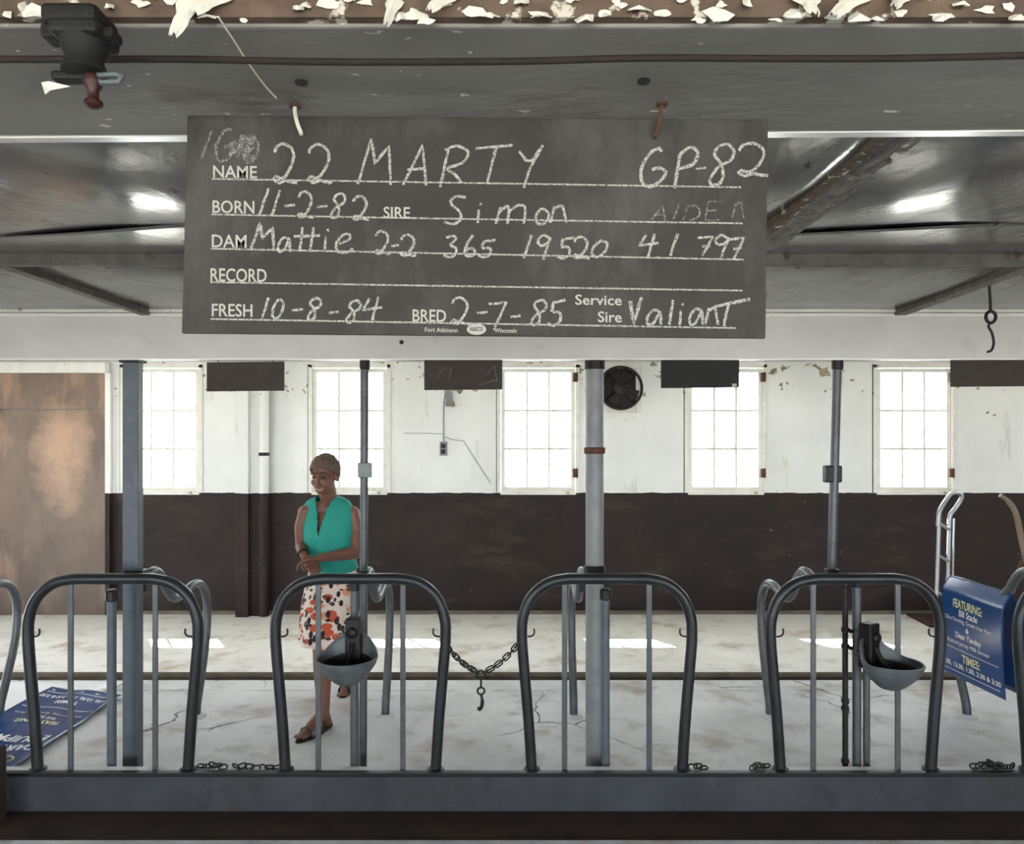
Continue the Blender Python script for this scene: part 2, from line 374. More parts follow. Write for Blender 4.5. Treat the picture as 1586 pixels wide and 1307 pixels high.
# ceiling: rear ceiling, front ceiling of sagging sheets, battens
CZ_F = 2.384; BZ = 2.136
ce = thing('ceiling', 'low glossy grey ceiling of sagging sheets and battens', 'ceiling', (0, 2, CZ_F), kind='structure')
MB().box(XL, XR, 3.8, WY+WT, 2.75, 2.9).build('rear_ceiling', 'white', ce)
MB().box(XL, XR, NY-WT, 3.95, 2.50, 2.75).build('ceiling_deck', 'white', ce)
xs = [-6.3, -4.8, -3.1, -1.9, -.62, .80, 1.95, 3.1, 4.8, 6.7, 8.8]
def seam(x): return 2.47+.10*math.sin(x*2.6+.9)*(1 if abs(x) < 2.6 else .3)
rows = [(NY, -2.2), (-2.2, -.6), (-.6, .95), (.95, 'w'), ('w', 2.77), (2.77, 3.83)]
for ri, (ya, yb) in enumerate(rows):
    for ci in range(len(xs)-1):
        xa, xb = xs[ci]+.004, xs[ci+1]-.004
        sag = (.03, .03, .03, .066, .0, .012)[ri]*random.uniform(.85, 1.1)
        ph = random.uniform(0, 6)
        def fn(u, v):
            x = xa+(xb-xa)*u; a = seam(x)-.05 if ya == 'w' else ya; b = seam(x) if yb == 'w' else yb
            y = a+(b-a)*v
            w = .6+.4*math.sin(PI*u)
            z = CZ_F+.004-sag*math.sin(PI*v)*w+.006*math.sin(3.1*x+ph)*math.sin(PI*v)
            if ri == 3: z -= .012*math.sin(PI*min(1, v*1.0))*math.cos(2*PI*u*1.5+ph)
            if ri == 4: z = CZ_F-.0065+.026*v+.008*math.sin(5*x+ph)*(1-v)
            return (x, y, z)
        MB().grid(fn, 20, 16).build('ceiling_sheet', 'ceil', ce, smooth=True, solid=.004)
for (xb, ya, yb, w) in ((-1.9, 2.77, 3.8, .05), (1.95, 2.77, 3.8, .06), (3.1, 1.1, 3.8, .05), (-3.1, 1.1, 3.8, .05), (1.95, 1.1, 2.4, .012)):
    MB().hexa([(xb-w/2, ya, CZ_F-.030), (xb+w/2, ya, CZ_F-.030), (xb+w/2+.03, yb, CZ_F-.030), (xb-w/2+.03, yb, CZ_F-.030)], (0, 0, .04)).build('batten', 'batten', ce, bevel=.004)
MB().box(XL, XR, 2.755, 2.785, CZ_F-.026, CZ_F+.03).build('batten', 'batten', ce, bevel=.003)
def strip(u, v):
    y = 1.12+(2.5-1.12)*v; x = .80+.10*u+.012*mnoise.noise(Vector((y*4, u*3, 0)))
    return (x, y, CZ_F-.028-.012*mnoise.noise(Vector((x*40, y*18, 1)))-.008*(1-abs(2*u-1)))
MB().grid(strip, 10, 60).build('flaking_batten', 'rough', ce, solid=.006)
MB().hexa([(.765, 1.12, CZ_F-.05), (.80, 1.12, CZ_F-.05), (.80, 2.5, CZ_F-.05), (.765, 2.5, CZ_F-.05)], (0, 0, .06)).build('batten', 'rawwood', ce, bevel=.004)

# far beam over the posts
BY0, BY1 = 3.80, 3.94
bm = thing('beam', 'long white painted beam carried by the stall posts', 'beam', (0, 3.87, BZ), kind='structure')
MB().box(XL, XR, BY0, BY1, BZ, 2.75).build('beam_body', 'beamwhite', bm, bevel=.004)
MB().box(XL, XR, BY0-.016, BY0, CZ_F-.034, CZ_F-.018).build('moulding', 'trimwhite', bm, bevel=.003)
MB().box(XL, XR, BY0-.024, BY0, CZ_F-.014, CZ_F+.01).build('moulding', 'white', bm, bevel=.003)
MB().box(XL, XR, BY0-.006, BY0+.02, BZ-.006, BZ+.002).build('moulding', 'trimwhite', bm)
MB().lathe(P(622, 530, BY0-.002), (0, -1, 0), [(.011, 0), (.011, .003), (.004, .004)], 12).build('bolt_hole', 'cap', bm)
# near beam with peeling paint on its front face
NB0, NB1 = .805, 1.107
def nbs(x, k=1): return -.013*max(-2, min(2, x))*k      # the beam runs very slightly askew
nb = thing('beam', 'grey speckled beam overhead with white peeling paint along its near edge', 'beam', (0, .95, BZ), kind='structure')
MB().hexa([(XL, NB0, BZ), (XL, NB1-.010+.006, BZ), (XR, NB1-.050-.004, BZ), (XR, NB0, BZ)], (0, 0, .3)).build('beam_body', 'nearbeam', nb, bevel=.003)
yl, yr = NB1+.02, NB1-.02
MB().add([(-1.25, yl-.030, BZ-.002), (1.25, yr-.030, BZ-.002), (1.25, yr, BZ+.0035), (-1.25, yl, BZ+.0035), (-1.25, yl-.03, BZ+.05), (1.25, yr-.03, BZ+.05), (1.25, yr, BZ+.05), (-1.25, yl, BZ+.05)],
         [(0, 3, 2, 1), (4, 5, 6, 7), (0, 1, 5, 4), (1, 2, 6, 5), (2, 3, 7, 6), (3, 0, 4, 7)]).build('edge_strip', 'trimwhite', nb)
MB().box(-1.2, 1.2, NB0-.012, NB0, BZ+.004, CZ_F).build('bare_wood_face', 'rawwood', nb)
for i in range(84):                                 # irregular curled paint flakes clinging to the face and hanging over its edge
    fx = -.62+1.24*(i+random.random())/84; fz = BZ+random.choice((.002, .008, .014, .022, .03))+random.uniform(-.003, .004)
    rx = random.uniform(.004, .017); rz = random.uniform(.003, .009); n = random.randint(7, 11); tilt = random.uniform(-.004, .010)
    vs = [Vector((fx, NB0-.0145-abs(tilt), fz))]
    for k in range(n):
        q_ = 2*PI*k/n; rr_ = random.uniform(.45, 1.15)
        vs.append(Vector((fx+rx*rr_*math.cos(q_), NB0-.014-max(0, tilt*-math.sin(q_)), fz+rz*rr_*math.sin(q_))))
    MB().add(vs, [(0, k+1, (k+1) % n+1) for k in range(n)]).build('paint_flake', 'flake', nb, solid=.0012)
for (x0, y0, x1, y1, w) in ((300, -5, 268, 55, .028), (335, -5, 300, 20, .03), (612, 0, 598, 38, .016), (1245, -6, 1262, 22, .03), (1330, -8, 1290, 24, .03), (690, -5, 665, 16, .022), (1395, -6, 1385, 10, .02)):
    a = P(x0, y0, NB0-.016); b = P(x1, y1, NB0-.03)
    def fk(u, v):
        p = a.lerp(b, v); ww = w*(1-.72*v)*(1+.25*math.sin(9*v+u*7))
        return (p.x+(u-.5)*ww, p.y-.004*math.sin(PI*u), p.z+.003*math.sin(u*11))
    MB().grid(fk, 6, 6).build('paint_flake', 'flake', nb, solid=.001)
for (x, y) in ((467, 127), (997, 125)):
    c = FL(x, y, BZ); MB().lathe(c+Vector((0, 0, -.002)), (0, 0, 1), [(.008, 0), (.008, .003)], 10).build('nail_hole', 'cap', nb)

# ------------------------------------------------------------------ windows and door of the far wall
def window(name, cx, label, hinge):
    w = thing(name, label, 'window', (cx, WY, WZ0), kind='structure')
    x0, x1, z0, z1 = cx-WW/2, cx+WW/2, WZ0, WZ1
    cs = MB()
    for (a, b, c, d) in ((x0-.035, x0+.004, z0, z1+.03), (x1-.004, x1+.035, z0, z1+.03), (x0-.035, x1+.035, z1-.004, z1+.035)):
        cs.box(a, b, WY-.012, WY+.03, c, d)
    cs.build('casing', 'white', w, bevel=.003)
    MB().box(x0-.043, x0-.036, WY-.002, WY+.01, z0, z1+.03).build('dark_gap', 'cap', w)
    s = MB(); t = .048; ya, yb = WY+.012, WY+.05
    s.box(x0+.006, x0+t, ya, yb, z0+.01, z1-.01); s.box(x1-t, x1-.006, ya, yb, z0+.01, z1-.01)
    s.box(x0+t, x1-t, ya, yb, z0+.01, z0+.058); s.box(x0+t, x1-t, ya, yb, z1-.05, z1-.01)
    s.build('sash', 'white', w, bevel=.003)
    MB().box(x0, x1, WY-.02, WY+.16, z0-.02, z0+.012).build('sill', 'white', w, bevel=.004)
    gx0, gx1, gz0, gz1 = x0+t, x1-t, z0+.058, z1-.05
    for k in (1, 2):
        x = gx0+(gx1-gx0)*k/3; MB().box(x-.011, x+.011, ya+.004, yb-.004, gz0, gz1).build('glazing_bar', 'white', w)
        z = gz0+(gz1-gz0)*k/3; MB().box(gx0, gx1, ya+.006, yb-.006, z-.011, z+.011).build('glazing_bar', 'white', w)
    for i in range(3):
        for j in range(3):
            a = gx0+(gx1-gx0)*i/3; b = gx0+(gx1-gx0)*(i+1)/3; c = gz0+(gz1-gz0)*j/3; d = gz0+(gz1-gz0)*(j+1)/3
            MB().box(a, b, ya+.016, ya+.020, c, d).build('pane', 'glass', w)
    if hinge:
        for z in (z0+.20, z1-.10):
            MB().box(x1-.03, x1+.02, WY-.016, WY+.012, z-.045, z+.045).lathe((x1+.004, WY-.018, z-.05), (0, 0, 1), [(.007, 0), (.007, .1)], 8).build('hinge', 'rust', w)
    return w
for i, (cx, l, h) in enumerate(zip(WX, ('bright nine-pane window beside the brown door, partly behind a square post', 'bright nine-pane window directly behind the person',
        'bright nine-pane window left of the wall fan', 'bright nine-pane window with a black board hanging before its top left corner', 'bright nine-pane window above the aluminium hand truck'), (0, 0, 1, 1, 1))):
    window('window_%d' % (i+1), cx, l, h)
dr = thing('door_1', 'wide brown rust-stained sliding door with a pale patch, in white frame', 'door', ((DX0+DX1)/2, WY, 0), kind='structure')
MB().box(DX0, DX1, WY-.05, WY-.01, .0, 2.06).build('lower_panel', 'door', dr, bevel=.004)
MB().box(DX0, DX1, WY-.05, WY-.01, 2.068, DZ).build('upper_panel', 'door', dr, bevel=.004)
MB().box(DX0-.1, DX1+.02, WY-.09, WY, DZ, DZ+.11).build('header', 'white', dr, bevel=.006)
MB().box(DX1, DX1+.045, WY-.06, WY, 0, DZ).build('jamb', 'wall', dr, org=(0, 0, 0)).location = -ORG[dr.name]
MB().box(DX0-.05, DX0, WY-.06, WY, 0, DZ).build('jamb', 'wall', dr, org=(0, 0, 0)).location = -ORG[dr.name]
bs = MB().box(XL, XR, WY-.03, WY, 0, .035).build('baseboard_far', 'gutter', org=(0, WY, 0)); tag(bs, 'dark dusty skirting along the foot of the far wall', 'skirting', kind='structure')
# pilaster and downpipe against the wall between the first two windows
pl = thing('wall_post', 'square brown and white timber post against the far wall', 'post', ((381-CX)*7.36/FPX, 7.44, 0), kind='structure')
a, b = P(364, 900, 7.36).x, P(399, 900, 7.36).x
MB().box(a, a+.13, 7.36, WY, 0, 2.75).build('post_body', 'wall', pl, org=(0, 0, 0), bevel=.004).location = -ORG[pl.name]
MB().box(a+.13, b, 7.42, WY, 0, 2.75).build('post_side', 'wall', pl, org=(0, 0, 0)).location = -ORG[pl.name]
dp = thing('downpipe', 'round downpipe, white above and dark below, beside the timber wall post', 'pipe', (P(409, 900, 7.42).x, 7.42, 0))
MB().tube([(P(409, 900, 7.42).x, 7.42, z*2.74/12) for z in range(13)], .048, 14).build('pipe_body', 'wall', dp, smooth=True, org=(0, 0, 0)).location = -ORG[dp.name]
for z in (.5, 1.6): MB().lathe((P(409, 900, 7.42).x, 7.42, z), (0, 0, 1), [(.05, 0), (.053, .004), (.053, .03), (.05, .034)], 14).build('pipe_clip', 'cap', dp)

# ------------------------------------------------------------------ wall fan and wall fittings
fc = P(961, 601, WY-.03); fr_ = .212
fan = thing('wall_fan', 'dark round exhaust fan in a white square frame on the far wall', 'fan', (fc.x, WY, fc.z-.3))
x0, x1, z0, z1 = fc.x-.30, P(992, 600, WY).x, P(0, 648, WY).z, P(0, 562, WY).z
f_ = MB(); f_.box(x0, x1, WY-.025, WY, z0, z0+.06).box(x0, x1, WY-.025, WY, z1-.06, z1).box(x0, x0+.06, WY-.025, WY, z0+.06, z1-.06).box(x1-.05, x1, WY-.025, WY, z0+.06, z1-.06)
f_.build('frame', 'white', fan, bevel=.004)
MB().box(x0+.05, x1-.04, WY-.012, WY, z0+.05, z1-.05).build('backing_board', 'white', fan)
MB().lathe((fc.x, WY-.012, fc.z), (0, -1, 0), [(fr_-.01, 0), (fr_-.01, .004)], 32).build('dark_opening', 'rubber', fan)
MB().tube([(fc.x+fr_*math.cos(2*PI*k/40), WY-.05, fc.z+fr_*math.sin(2*PI*k/40)) for k in range(40)], .014, 8, True).build('ring', 'iron', fan, smooth=True)
MB().lathe((fc.x, WY-.012, fc.z), (0, -1, 0), [(fr_-.012, 0), (fr_, .0), (fr_+.002, .05), (fr_-.006, .05), (fr_-.012, 0)], 40).build('shroud', 'iron', fan, smooth=True)
for k in range(4):
    q = PI/4+k*PI/2+.25; m = MB()
    def bl(u, v):
        r = .05+.135*v; a = q+(u-.5)*(1.0-.25*v)
        return (fc.x+r*math.cos(a), WY-.045-.035*(u-.5), fc.z+r*math.sin(a))
    m.grid(bl, 6, 6).build('blade', 'iron', fan, smooth=True, solid=.003)
MB().lathe((fc.x, WY-.02, fc.z), (0, -1, 0), [(.07, 0), (.075, .02), (.07, .06), (.03, .08), (.012, .09)], 20).build('motor', 'dirtyiron', fan, smooth=True)
for k in range(3):
    q = PI/2+k*2*PI/3; MB().tube([(fc.x+.06*math.cos(q), WY-.05, fc.z+.06*math.sin(q)), (fc.x+fr_*math.cos(q), WY-.05, fc.z+fr_*math.sin(q))], .006, 6).build('bracket', 'iron', fan)

oc = P(687, 695, WY)
ou = thing('wall_outlet', 'small dark electric outlet with a thin cable on the white wall', 'outlet', (oc.x, WY, oc.z-.07))
MB().box(oc.x-.037, oc.x+.037, WY-.03, WY, oc.z-.07, oc.z+.07).build('box', 'greyplate', ou, bevel=.006)
MB().box(oc.x-.022, oc.x+.022, WY-.034, WY-.03, oc.z-.05, oc.z-.006).build('socket', 'cap', ou); MB().box(oc.x-.022, oc.x+.022, WY-.034, WY-.03, oc.z+.006, oc.z+.05).build('socket', 'cap', ou)
MB().tube([P(x, y, WY-.012) for x, y in ((687, 684), (687, 630), (690, 606))], .006, 6).build('cable', 'greyplate', ou)
MB().tube([P(x, y, WY-.006) for x, y in ((687, 672), (660, 671), (625, 671))], .0035, 6).build('cable', 'greyplate', ou)
MB().tube([P(x, y, WY-.006) for x, y in ((688, 676), (700, 681), (718, 683), (738, 715), (760, 748))], .0035, 6).build('cable', 'greyplate', ou)
cd = thing('conduit_stub', 'short grey conduit stub on the white wall below a hanging board', 'conduit', P(695, 628, WY-.02))
MB().hexa([P(688, 600, WY-.05), P(698, 600, WY-.05), P(701, 628, WY-.05), P(692, 628, WY-.05)], (0, .05, 0)).build('conduit_body', 'greyplate', cd, bevel=.004)
MB().hexa([P(690, 622, WY-.06), P(703, 622, WY-.06), P(703, 629, WY-.06), P(690, 629, WY-.06)], (0, .06, 0)).build('clamp', 'batten', cd, bevel=.003)

# ------------------------------------------------------------------ posts under the far beam
PY = 3.86
def post_sq(px, mat, label):
    x = P(px, 0, PY).x; t = thing('stall_post', label, 'post', (x, PY, 0), 'posts under the white beam')
    MB().box(x-.048, x+.034, PY-.03, PY+.03, 0, BZ-.012).build('shaft', mat, t, bevel=.006)
    MB().box(x-.058, x+.044, PY-.045, PY+.045, BZ-.014, BZ).build('top_plate', 'iron', t, bevel=.002)
    return t
def post_round(px, px_bot, r, mat, label, zlow=0.0):
    a = P(px, 0, PY); b = P(px_bot, 0, PY); t = thing('stall_post', label, 'post', (b.x, PY, zlow), 'posts under the white beam')
    A = Vector((a.x, PY, BZ)); B = Vector((b.x, PY, zlow))
    MB().tube([B.lerp(A, k/8) for k in range(9)], r, 18).build('shaft', mat, t, smooth=True)
    MB().lathe((a.x, PY, BZ-.05), (0, 0, 1), [(r, 0), (r+.006, .004), (r+.006, .05)], 16).build('top_collar', 'iron', t)
    return t, A, B
pA = post_sq(208, 'col_blue', 'square blue-grey steel post left of the first window')
MB().hexa([P(192, 884, PY-.038), P(220, 884, PY-.038), P(220, 902, PY-.038), P(192, 902, PY-.038)], (0, .076, 0)).build('clamp', 'iron', pA, bevel=.003)
pB, A, B = post_round(565, 562, .0205, 'galv', 'thin grey pipe post just right of the person with a pale box on it')
c = P(565.5, 728, PY); MB().box(c.x-.035, c.x+.035, PY-.03, PY+.03, c.z-.04, c.z+.04).build('switch_box', 'greyplate', pB, bevel=.008)
MB().lathe(P(562, 890, PY), (0, 0, 1), [(.02, -.02), (.032, -.016), (.032, .016), (.02, .02)], 14).build('clamp', 'cap', pB)
pC, A, B = post_round(921, 921, .047, 'col_pale', 'thick pale round post with a rusty band in front of the wall fan')
MB().lathe(P(921, 697, PY), (0, 0, 1), [(.050, -.02), (.055, -.014), (.055, .01), (.050, .014)], 18).build('rusty_band', 'rust', pC, smooth=True)
MB().lathe(P(921, 884, PY), (0, 0, 1), [(.050, -.03), (.057, -.02), (.057, .02), (.050, .03)], 18).build('clamp', 'iron', pC, smooth=True)
pD, A, B = post_round(1297, 1288, .0225, 'galv', 'thin grey pipe post with a black box, leaning slightly, near the right window', 1.02)
c = P(1290, 734, PY); MB().box(c.x-.042, c.x+.042, PY-.02, PY+.035, c.z-.044, c.z+.044).build('switch_box', 'cap', pD, bevel=.008)
MB().lathe(P(1288, 886, PY), (0, 0, 1), [(.022, -.02), (.036, -.016), (.036, .016), (.022, .02)], 14).build('clamp', 'cap', pD)

# ------------------------------------------------------------------ stall front loops
LY = 3.6; LXP = (175, 558.5, 940, 1325, 1709)
def make_loop():
    t = thing('stall_loop', 'x', 'stall loop', (0, LY, CZ), 'bent pipe stall loops along the curb')
    hw, sh, zt, zs = .364, .412, 1.043, .84
    pts = [Vector((-hw, LY, CZ-.01)), Vector((-hw-.016, LY, .36)), Vector((-sh+.01, LY, .62)), Vector((-sh, LY, .76)), Vector((-sh+.006, LY, .86)), Vector((-sh+.045, LY, .955)), Vector((-sh+.12, LY, 1.02)), Vector((-sh+.21, LY, zt)), Vector((-.1, LY, zt+.002))]
    pts = pts+[Vector((-p.x, p.y, p.z)) for p in reversed(pts)]
    MB().tube(cr(pts, 6), .0265, 14).build('hoop', 'pipe', t, smooth=True)
    for x in (-.205, .205):
        MB().box(x-.013, x+.013, LY-.006, LY+.006, CZ-.01, zt).build('flat_bar', 'galv', t, bevel=.003)
    for s in (-1, 1):
        MB().tube(cr([(s*(sh-.028), LY, .765), (s*(sh-.05), LY-.004, .77), (s*(sh-.06), LY-.006, .785), (s*(sh-.058), LY-.006, .805)], 4), .0045, 6).build('chain_hook', 'iron', t)
        MB().lathe((s*hw, LY, CZ), (0, 0, 1), [(.04, 0), (.04, .006), (.028, .010)], 14).build('base_flange', 'cap', t)
    return t
L0 = make_loop()
for i, (px, l) in enumerate(zip(LXP, ('dark bent-pipe stall loop in front of the square blue-grey post', 'dark bent-pipe stall loop in front of the person',
        'dark bent-pipe stall loop in front of the thick pale post', 'dark bent-pipe stall loop left of the hanging blue banner', 'dark bent-pipe stall loop cut off at the right edge'))):
    o = L0 if i == 0 else copy_tree(L0)
    o.location.x = P(px, 0, LY).x; o['label'] = l
# pipe stubs standing inside the loops
def stub(px, top_y, r, mat, label, y=3.66+.03, cap='cap', dark=False):
    c = P(px, top_y, y); t = thing('water_pipe', label, 'pipe', (c.x, y, 0), 'upright pipes inside the stall loops')
    MB().tube([(c.x, y, z) for z in (0, c.z*.25, c.z*.5, c.z*.75, c.z)], r, 12).build('pipe_body', mat, t, smooth=True)
    MB().lathe((c.x, y, c.z-.03), (0, 0, 1), [(r, 0), (r+.008, .006), (r+.008, .05), (r, .06)], 12).build('end_cap', cap, t)
    return t, c
stub(173, 922, .022, 'col_blue', 'blue-grey upright pipe with dark cap left of the square post')
stub(938, 920, .021, 'col_blue', 'blue-grey upright pipe with dark cap beside the thick pale post')
s2, _ = stub(549, 905, .021, 'galv', 'grey upright pipe behind the water bowl in front of the person')
s4, _ = stub(1327, 900, .021, 'galv', 'thick grey upright pipe carrying the right water bowl')
s5, c5 = stub(1309, 900, .014, 'iron', 'dark thin upright pipe with couplings beside the right water bowl', y=3.70)
for py in (975, 1000, 1085, 1097, 1178): MB().lathe(P(1309, py, 3.70), (0, 0, 1), [(.014, -.012), (.019, -.01), (.019, .01), (.014, .012)], 12).build('coupling', 'cap', s5)
stub(1342, 985, .017, 'galv', 'short grey upright pipe under the right water bowl', y=3.72)
MB().tube(cr([P(1309, 905, 3.70), P(1302, 898, 3.74), P(1295, 893, 3.80), P(1290, 889, 3.85)], 4), .012, 8).build('elbow', 'iron', s5, smooth=True)
for py in (972, 998): MB().tube([P(1309, py, 3.70), P(1318, py+6, 3.69), P(1327, py+4, 3.685)], .010, 8).build('elbow', 'iron', s5, smooth=True)

# ------------------------------------------------------------------ stall dividers (wavy pipes running back from the posts)
DIV = [(-3.2, 'x0'), (-1.97, 'x1'), (-.79, 'x2'), (.385, 'x3'), (1.61, 'x4'), (2.84, 'x5')]
prof = [(3.925, .955), (3.96, .972), (4.02, .992), (4.10, 1.0), (4.18, .95), (4.25, .86), (4.34, .80), (4.46, .81), (4.58, .835), (4.69, .82), (4.77, .75), (4.80, .64), (4.78, .45), (4.70, .22), (4.645, .08), (4.635, 0)]
dl = ('wavy grey pipe divider at the far left edge, beside the floor banner', 'wavy grey pipe divider behind the square blue-grey post', 'wavy grey pipe divider right of the person',
      'wavy grey pipe divider behind the thick pale post', 'wavy grey pipe divider behind the loop of the right water bowl', 'wavy grey pipe divider with the blue banner folded over it')
d0 = None
for (X, _), l in zip(DIV, dl):
    if d0 is None:
        t = thing('stall_divider', l, 'stall divider', (0, 4.635, 0), 'wavy pipe stall dividers')
        MB().tube(cr([(0, y, z) for y, z in prof], 5), .0255, 12).build('rail', 'galv', t, smooth=True)
        MB().lathe((0, 4.635, 0), (0, 0, 1), [(.06, 0), (.055, .006), (.035, .012), (.027, .02)], 14).build('foot_collar', 'concrete', t, smooth=True)
        MB().box(-.032, .032, 3.915, 3.955, .92, .995).build('clamp', 'iron', t, bevel=.006)
        d0 = t; t.location.x = X
    else:
        o = copy_tree(d0); o.location.x = X; o['label'] = l

# ------------------------------------------------------------------ drinking bowls
def bowl(px, py, dirx, diry, label, y=3.45):
    c = P(px, py, y); t = thing('water_bowl', label, 'water bowl', (c.x, y, c.z-.11), 'drinking bowls for cattle')
    D = Vector((dirx, diry, 0)).normalized(); Sd = Vector((-D.y, D.x, 0)); R = .137
    def shell(off):
        def fn(u, v):
            a = 2*PI*u; k = .30+.70*math.sin(v*PI/2)**.8; r = R*k+off
            f = math.cos(a)
            rise = .095*max(0, -f)**2.0*v**3
            z = -.115*(1-v)**1.25+rise+off*(-.6)*(1-v)
            p = c+D*(r*f*(1.05 if f > 0 else .85))+Sd*(r*math.sin(a))
            return (p.x, p.y, c.z+z)
        return fn
    m = MB(); m.grid(shell(0), 40, 12); m.build('bowl', 'cast', t, smooth=True, solid=.007)
    m = MB(); m.add([shell(0)(k/32, 0) for k in range(32)], [tuple(range(32))]); m.build('bowl_bottom', 'cast', t, solid=.006)
    m = MB(); m.grid(lambda u, v: Vector(shell(-.006)(u, .05+.60*v))+Vector((0, 0, .004)), 40, 8); m.build('dark_lining', 'cap', t, smooth=True)  # black inner lining over the lower part of the bowl
    m = MB(); m.tube([Vector(shell(0)(k/40, 1)) for k in range(40)], .006, 6, True); m.build('rim', 'cast', t, smooth=True)
    b = c-D*.10
    m = MB(); m.add([b+Sd*sx*.038+D*dy+Vector((0, 0, z)) for z in (-.05, .165) for sx, dy in ((-1, -.035), (1, -.035), (1, .03), (-1, .03))],
                    [(0, 3, 2, 1), (4, 5, 6, 7), (0, 1, 5, 4), (1, 2, 6, 5), (2, 3, 7, 6), (3, 0, 4, 7)]); m.build('valve_body', 'iron', t, bevel=.008)
    MB().lathe(b+D*.03+Vector((0, 0, .10)), D, [(.026, 0), (.026, .012), (.018, .02)], 14).build('valve_cap', 'iron', t, smooth=True)
    MB().tube(cr([b+D*.03+Vector((0, 0, .05)), b+D*.06+Vector((0, 0, .0)), c+D*.01+Vector((0, 0, -.05))], 4), .012, 8).build('paddle', 'iron', t, smooth=True)
    return t, b
w1, b1 = bowl(538, 1019, -.12, -1, 'grey cattle drinking bowl in front of the person')
MB().tube([b1+Vector((0, .02, .12)), P(549, 970, 3.69)], .014, 8).build('supply_arm', 'galv', w1, smooth=True)
MB().tube([b1+Vector((0, .02, -.02)), P(549, 1010, 3.69)], .014, 8).build('supply_arm', 'galv', w1, smooth=True)
w2, b2 = bowl(1378, 1026, .62, -1, 'grey cattle drinking bowl left of the hanging blue banner', 3.45)
MB().tube([b2+Vector((0, .02, .12)), P(1327, 975, 3.69)], .014, 8).build('supply_arm', 'galv', w2, smooth=True)
MB().tube([b2+Vector((0, .02, -.01)), P(1327, 1010, 3.69)], .016, 8).build('supply_arm', 'galv', w2, smooth=True)

# ------------------------------------------------------------------ chains
def link_mesh(L, r, wd):
    pts = []
    for k in range(8): q = -PI/2+PI*k/7; pts.append((wd*math.sin(q), 0, L/2-wd+wd*math.cos(q)))
    for k in range(8): q = PI/2+PI*k/7; pts.append((wd*math.sin(q), 0, -(L/2-wd)+wd*math.cos(q)))
    me = MB().tube(pts, r, 6, True).mesh('link', smooth=True); me.materials.append(M['iron']); return me
LINK = link_mesh(.043, .0042, .0115); LINKB = link_mesh(.056, .0055, .0155)
def put_link(root, me, pos, direc, roll):
    o = bpy.data.objects.new('link', me); COL.objects.link(o); o.parent = root
    q = Vector(direc).to_track_quat('Z', 'Y').to_matrix().to_4x4() @ Matrix.Rotation(roll, 4, 'Z')
    o.matrix_local = Matrix.Translation(Vector(pos)-ORG[root.name]) @ q
    return o
ch = thing('neck_chain', 'dark iron chain with ring and snap hook slung between two stall loops', 'chain', P(745, 1100, LY))
ring = P(745, 1045, LY)
for (sx, sy, s) in ((686, 993, -1), (806, 993, 1)):
    A = P(sx, sy, LY); B = ring+Vector((s*.014, 0, .012)); crv = []
    for k in range(41):
        t = k/40; p = A.lerp(B, t); p.z -= .020*math.sin(PI*t); crv.append(p)
    n = 9
    for k in range(n):
        t = (k+.5)/n; i = int(t*40); d = crv[min(i+1, 40)]-crv[max(i-1, 0)]
        put_link(ch, LINKB if k == 0 else LINK, crv[i], d, (0 if k % 2 == 0 else PI/2)+.2)
MB().tube([ring+Vector((.020*math.cos(2*PI*k/20), 0, .020*math.sin(2*PI*k/20))) for k in range(20)], .0045, 8, True).build('ring', 'iron', ch, smooth=True)
MB().tube([P(745, 1052, LY), P(745, 1066, LY)], .005, 8).build('swivel', 'iron', ch)
r2 = P(745, 1070, LY); MB().tube([r2+Vector((.017*math.cos(2*PI*k/20), 0, .017*math.sin(2*PI*k/20))) for k in range(20)], .005, 8, True).build('swivel_ring', 'iron', ch, smooth=True)
MB().tube(cr([P(745, 1074, LY), P(747, 1085, LY), P(746, 1094, LY), P(742, 1099, LY), P(741, 1095, LY)], 4), [.006]*4+[.009]*8+[.007]*5, 8).build('snap_hook', 'iron', ch, smooth=True)
def pile(px0, px1, label, n):
    c = P((px0+px1)/2, 1188, 3.625); t = thing('loose_chain', label, 'chain', (c.x, 3.612, CZ), 'loose chains lying along the curb')
    a, b = P(px0, 0, 3.63).x, P(px1, 0, 3.63).x
    for k in range(n):
        u = (k+.5)/n; x = a+(b-a)*u
        put_link(t, LINK, (x, 3.612+random.uniform(-.010, .010), CZ+.006+random.choice((0, .004, .01))), (1, random.uniform(-.7, .7), random.uniform(-.25, .25)), random.choice((PI/2, PI/2+.4, .3)))
    return t
pile(310, 352, 'loose dark chain on the curb at the foot of the leftmost loop', 5)
pile(362, 436, 'loose dark chain on the curb left of the person loop', 7)
pile(1068, 1092, 'short loose chain on the curb right of the middle loop', 3)
pile(1160, 1188, 'short loose chain on the curb left of the right bowl loop', 4)
t = pile(1500, 1570, 'heap of loose chain on the curb under the blue banner', 8)
for k in range(6): put_link(t, LINK, P(1528+k*4, 1188, 3.612)+Vector((0, random.uniform(-.01, .01), .012+.006*math.sin(k))), (1, random.uniform(-1, 1), random.uniform(-.6, .6)), random.uniform(0, 3))

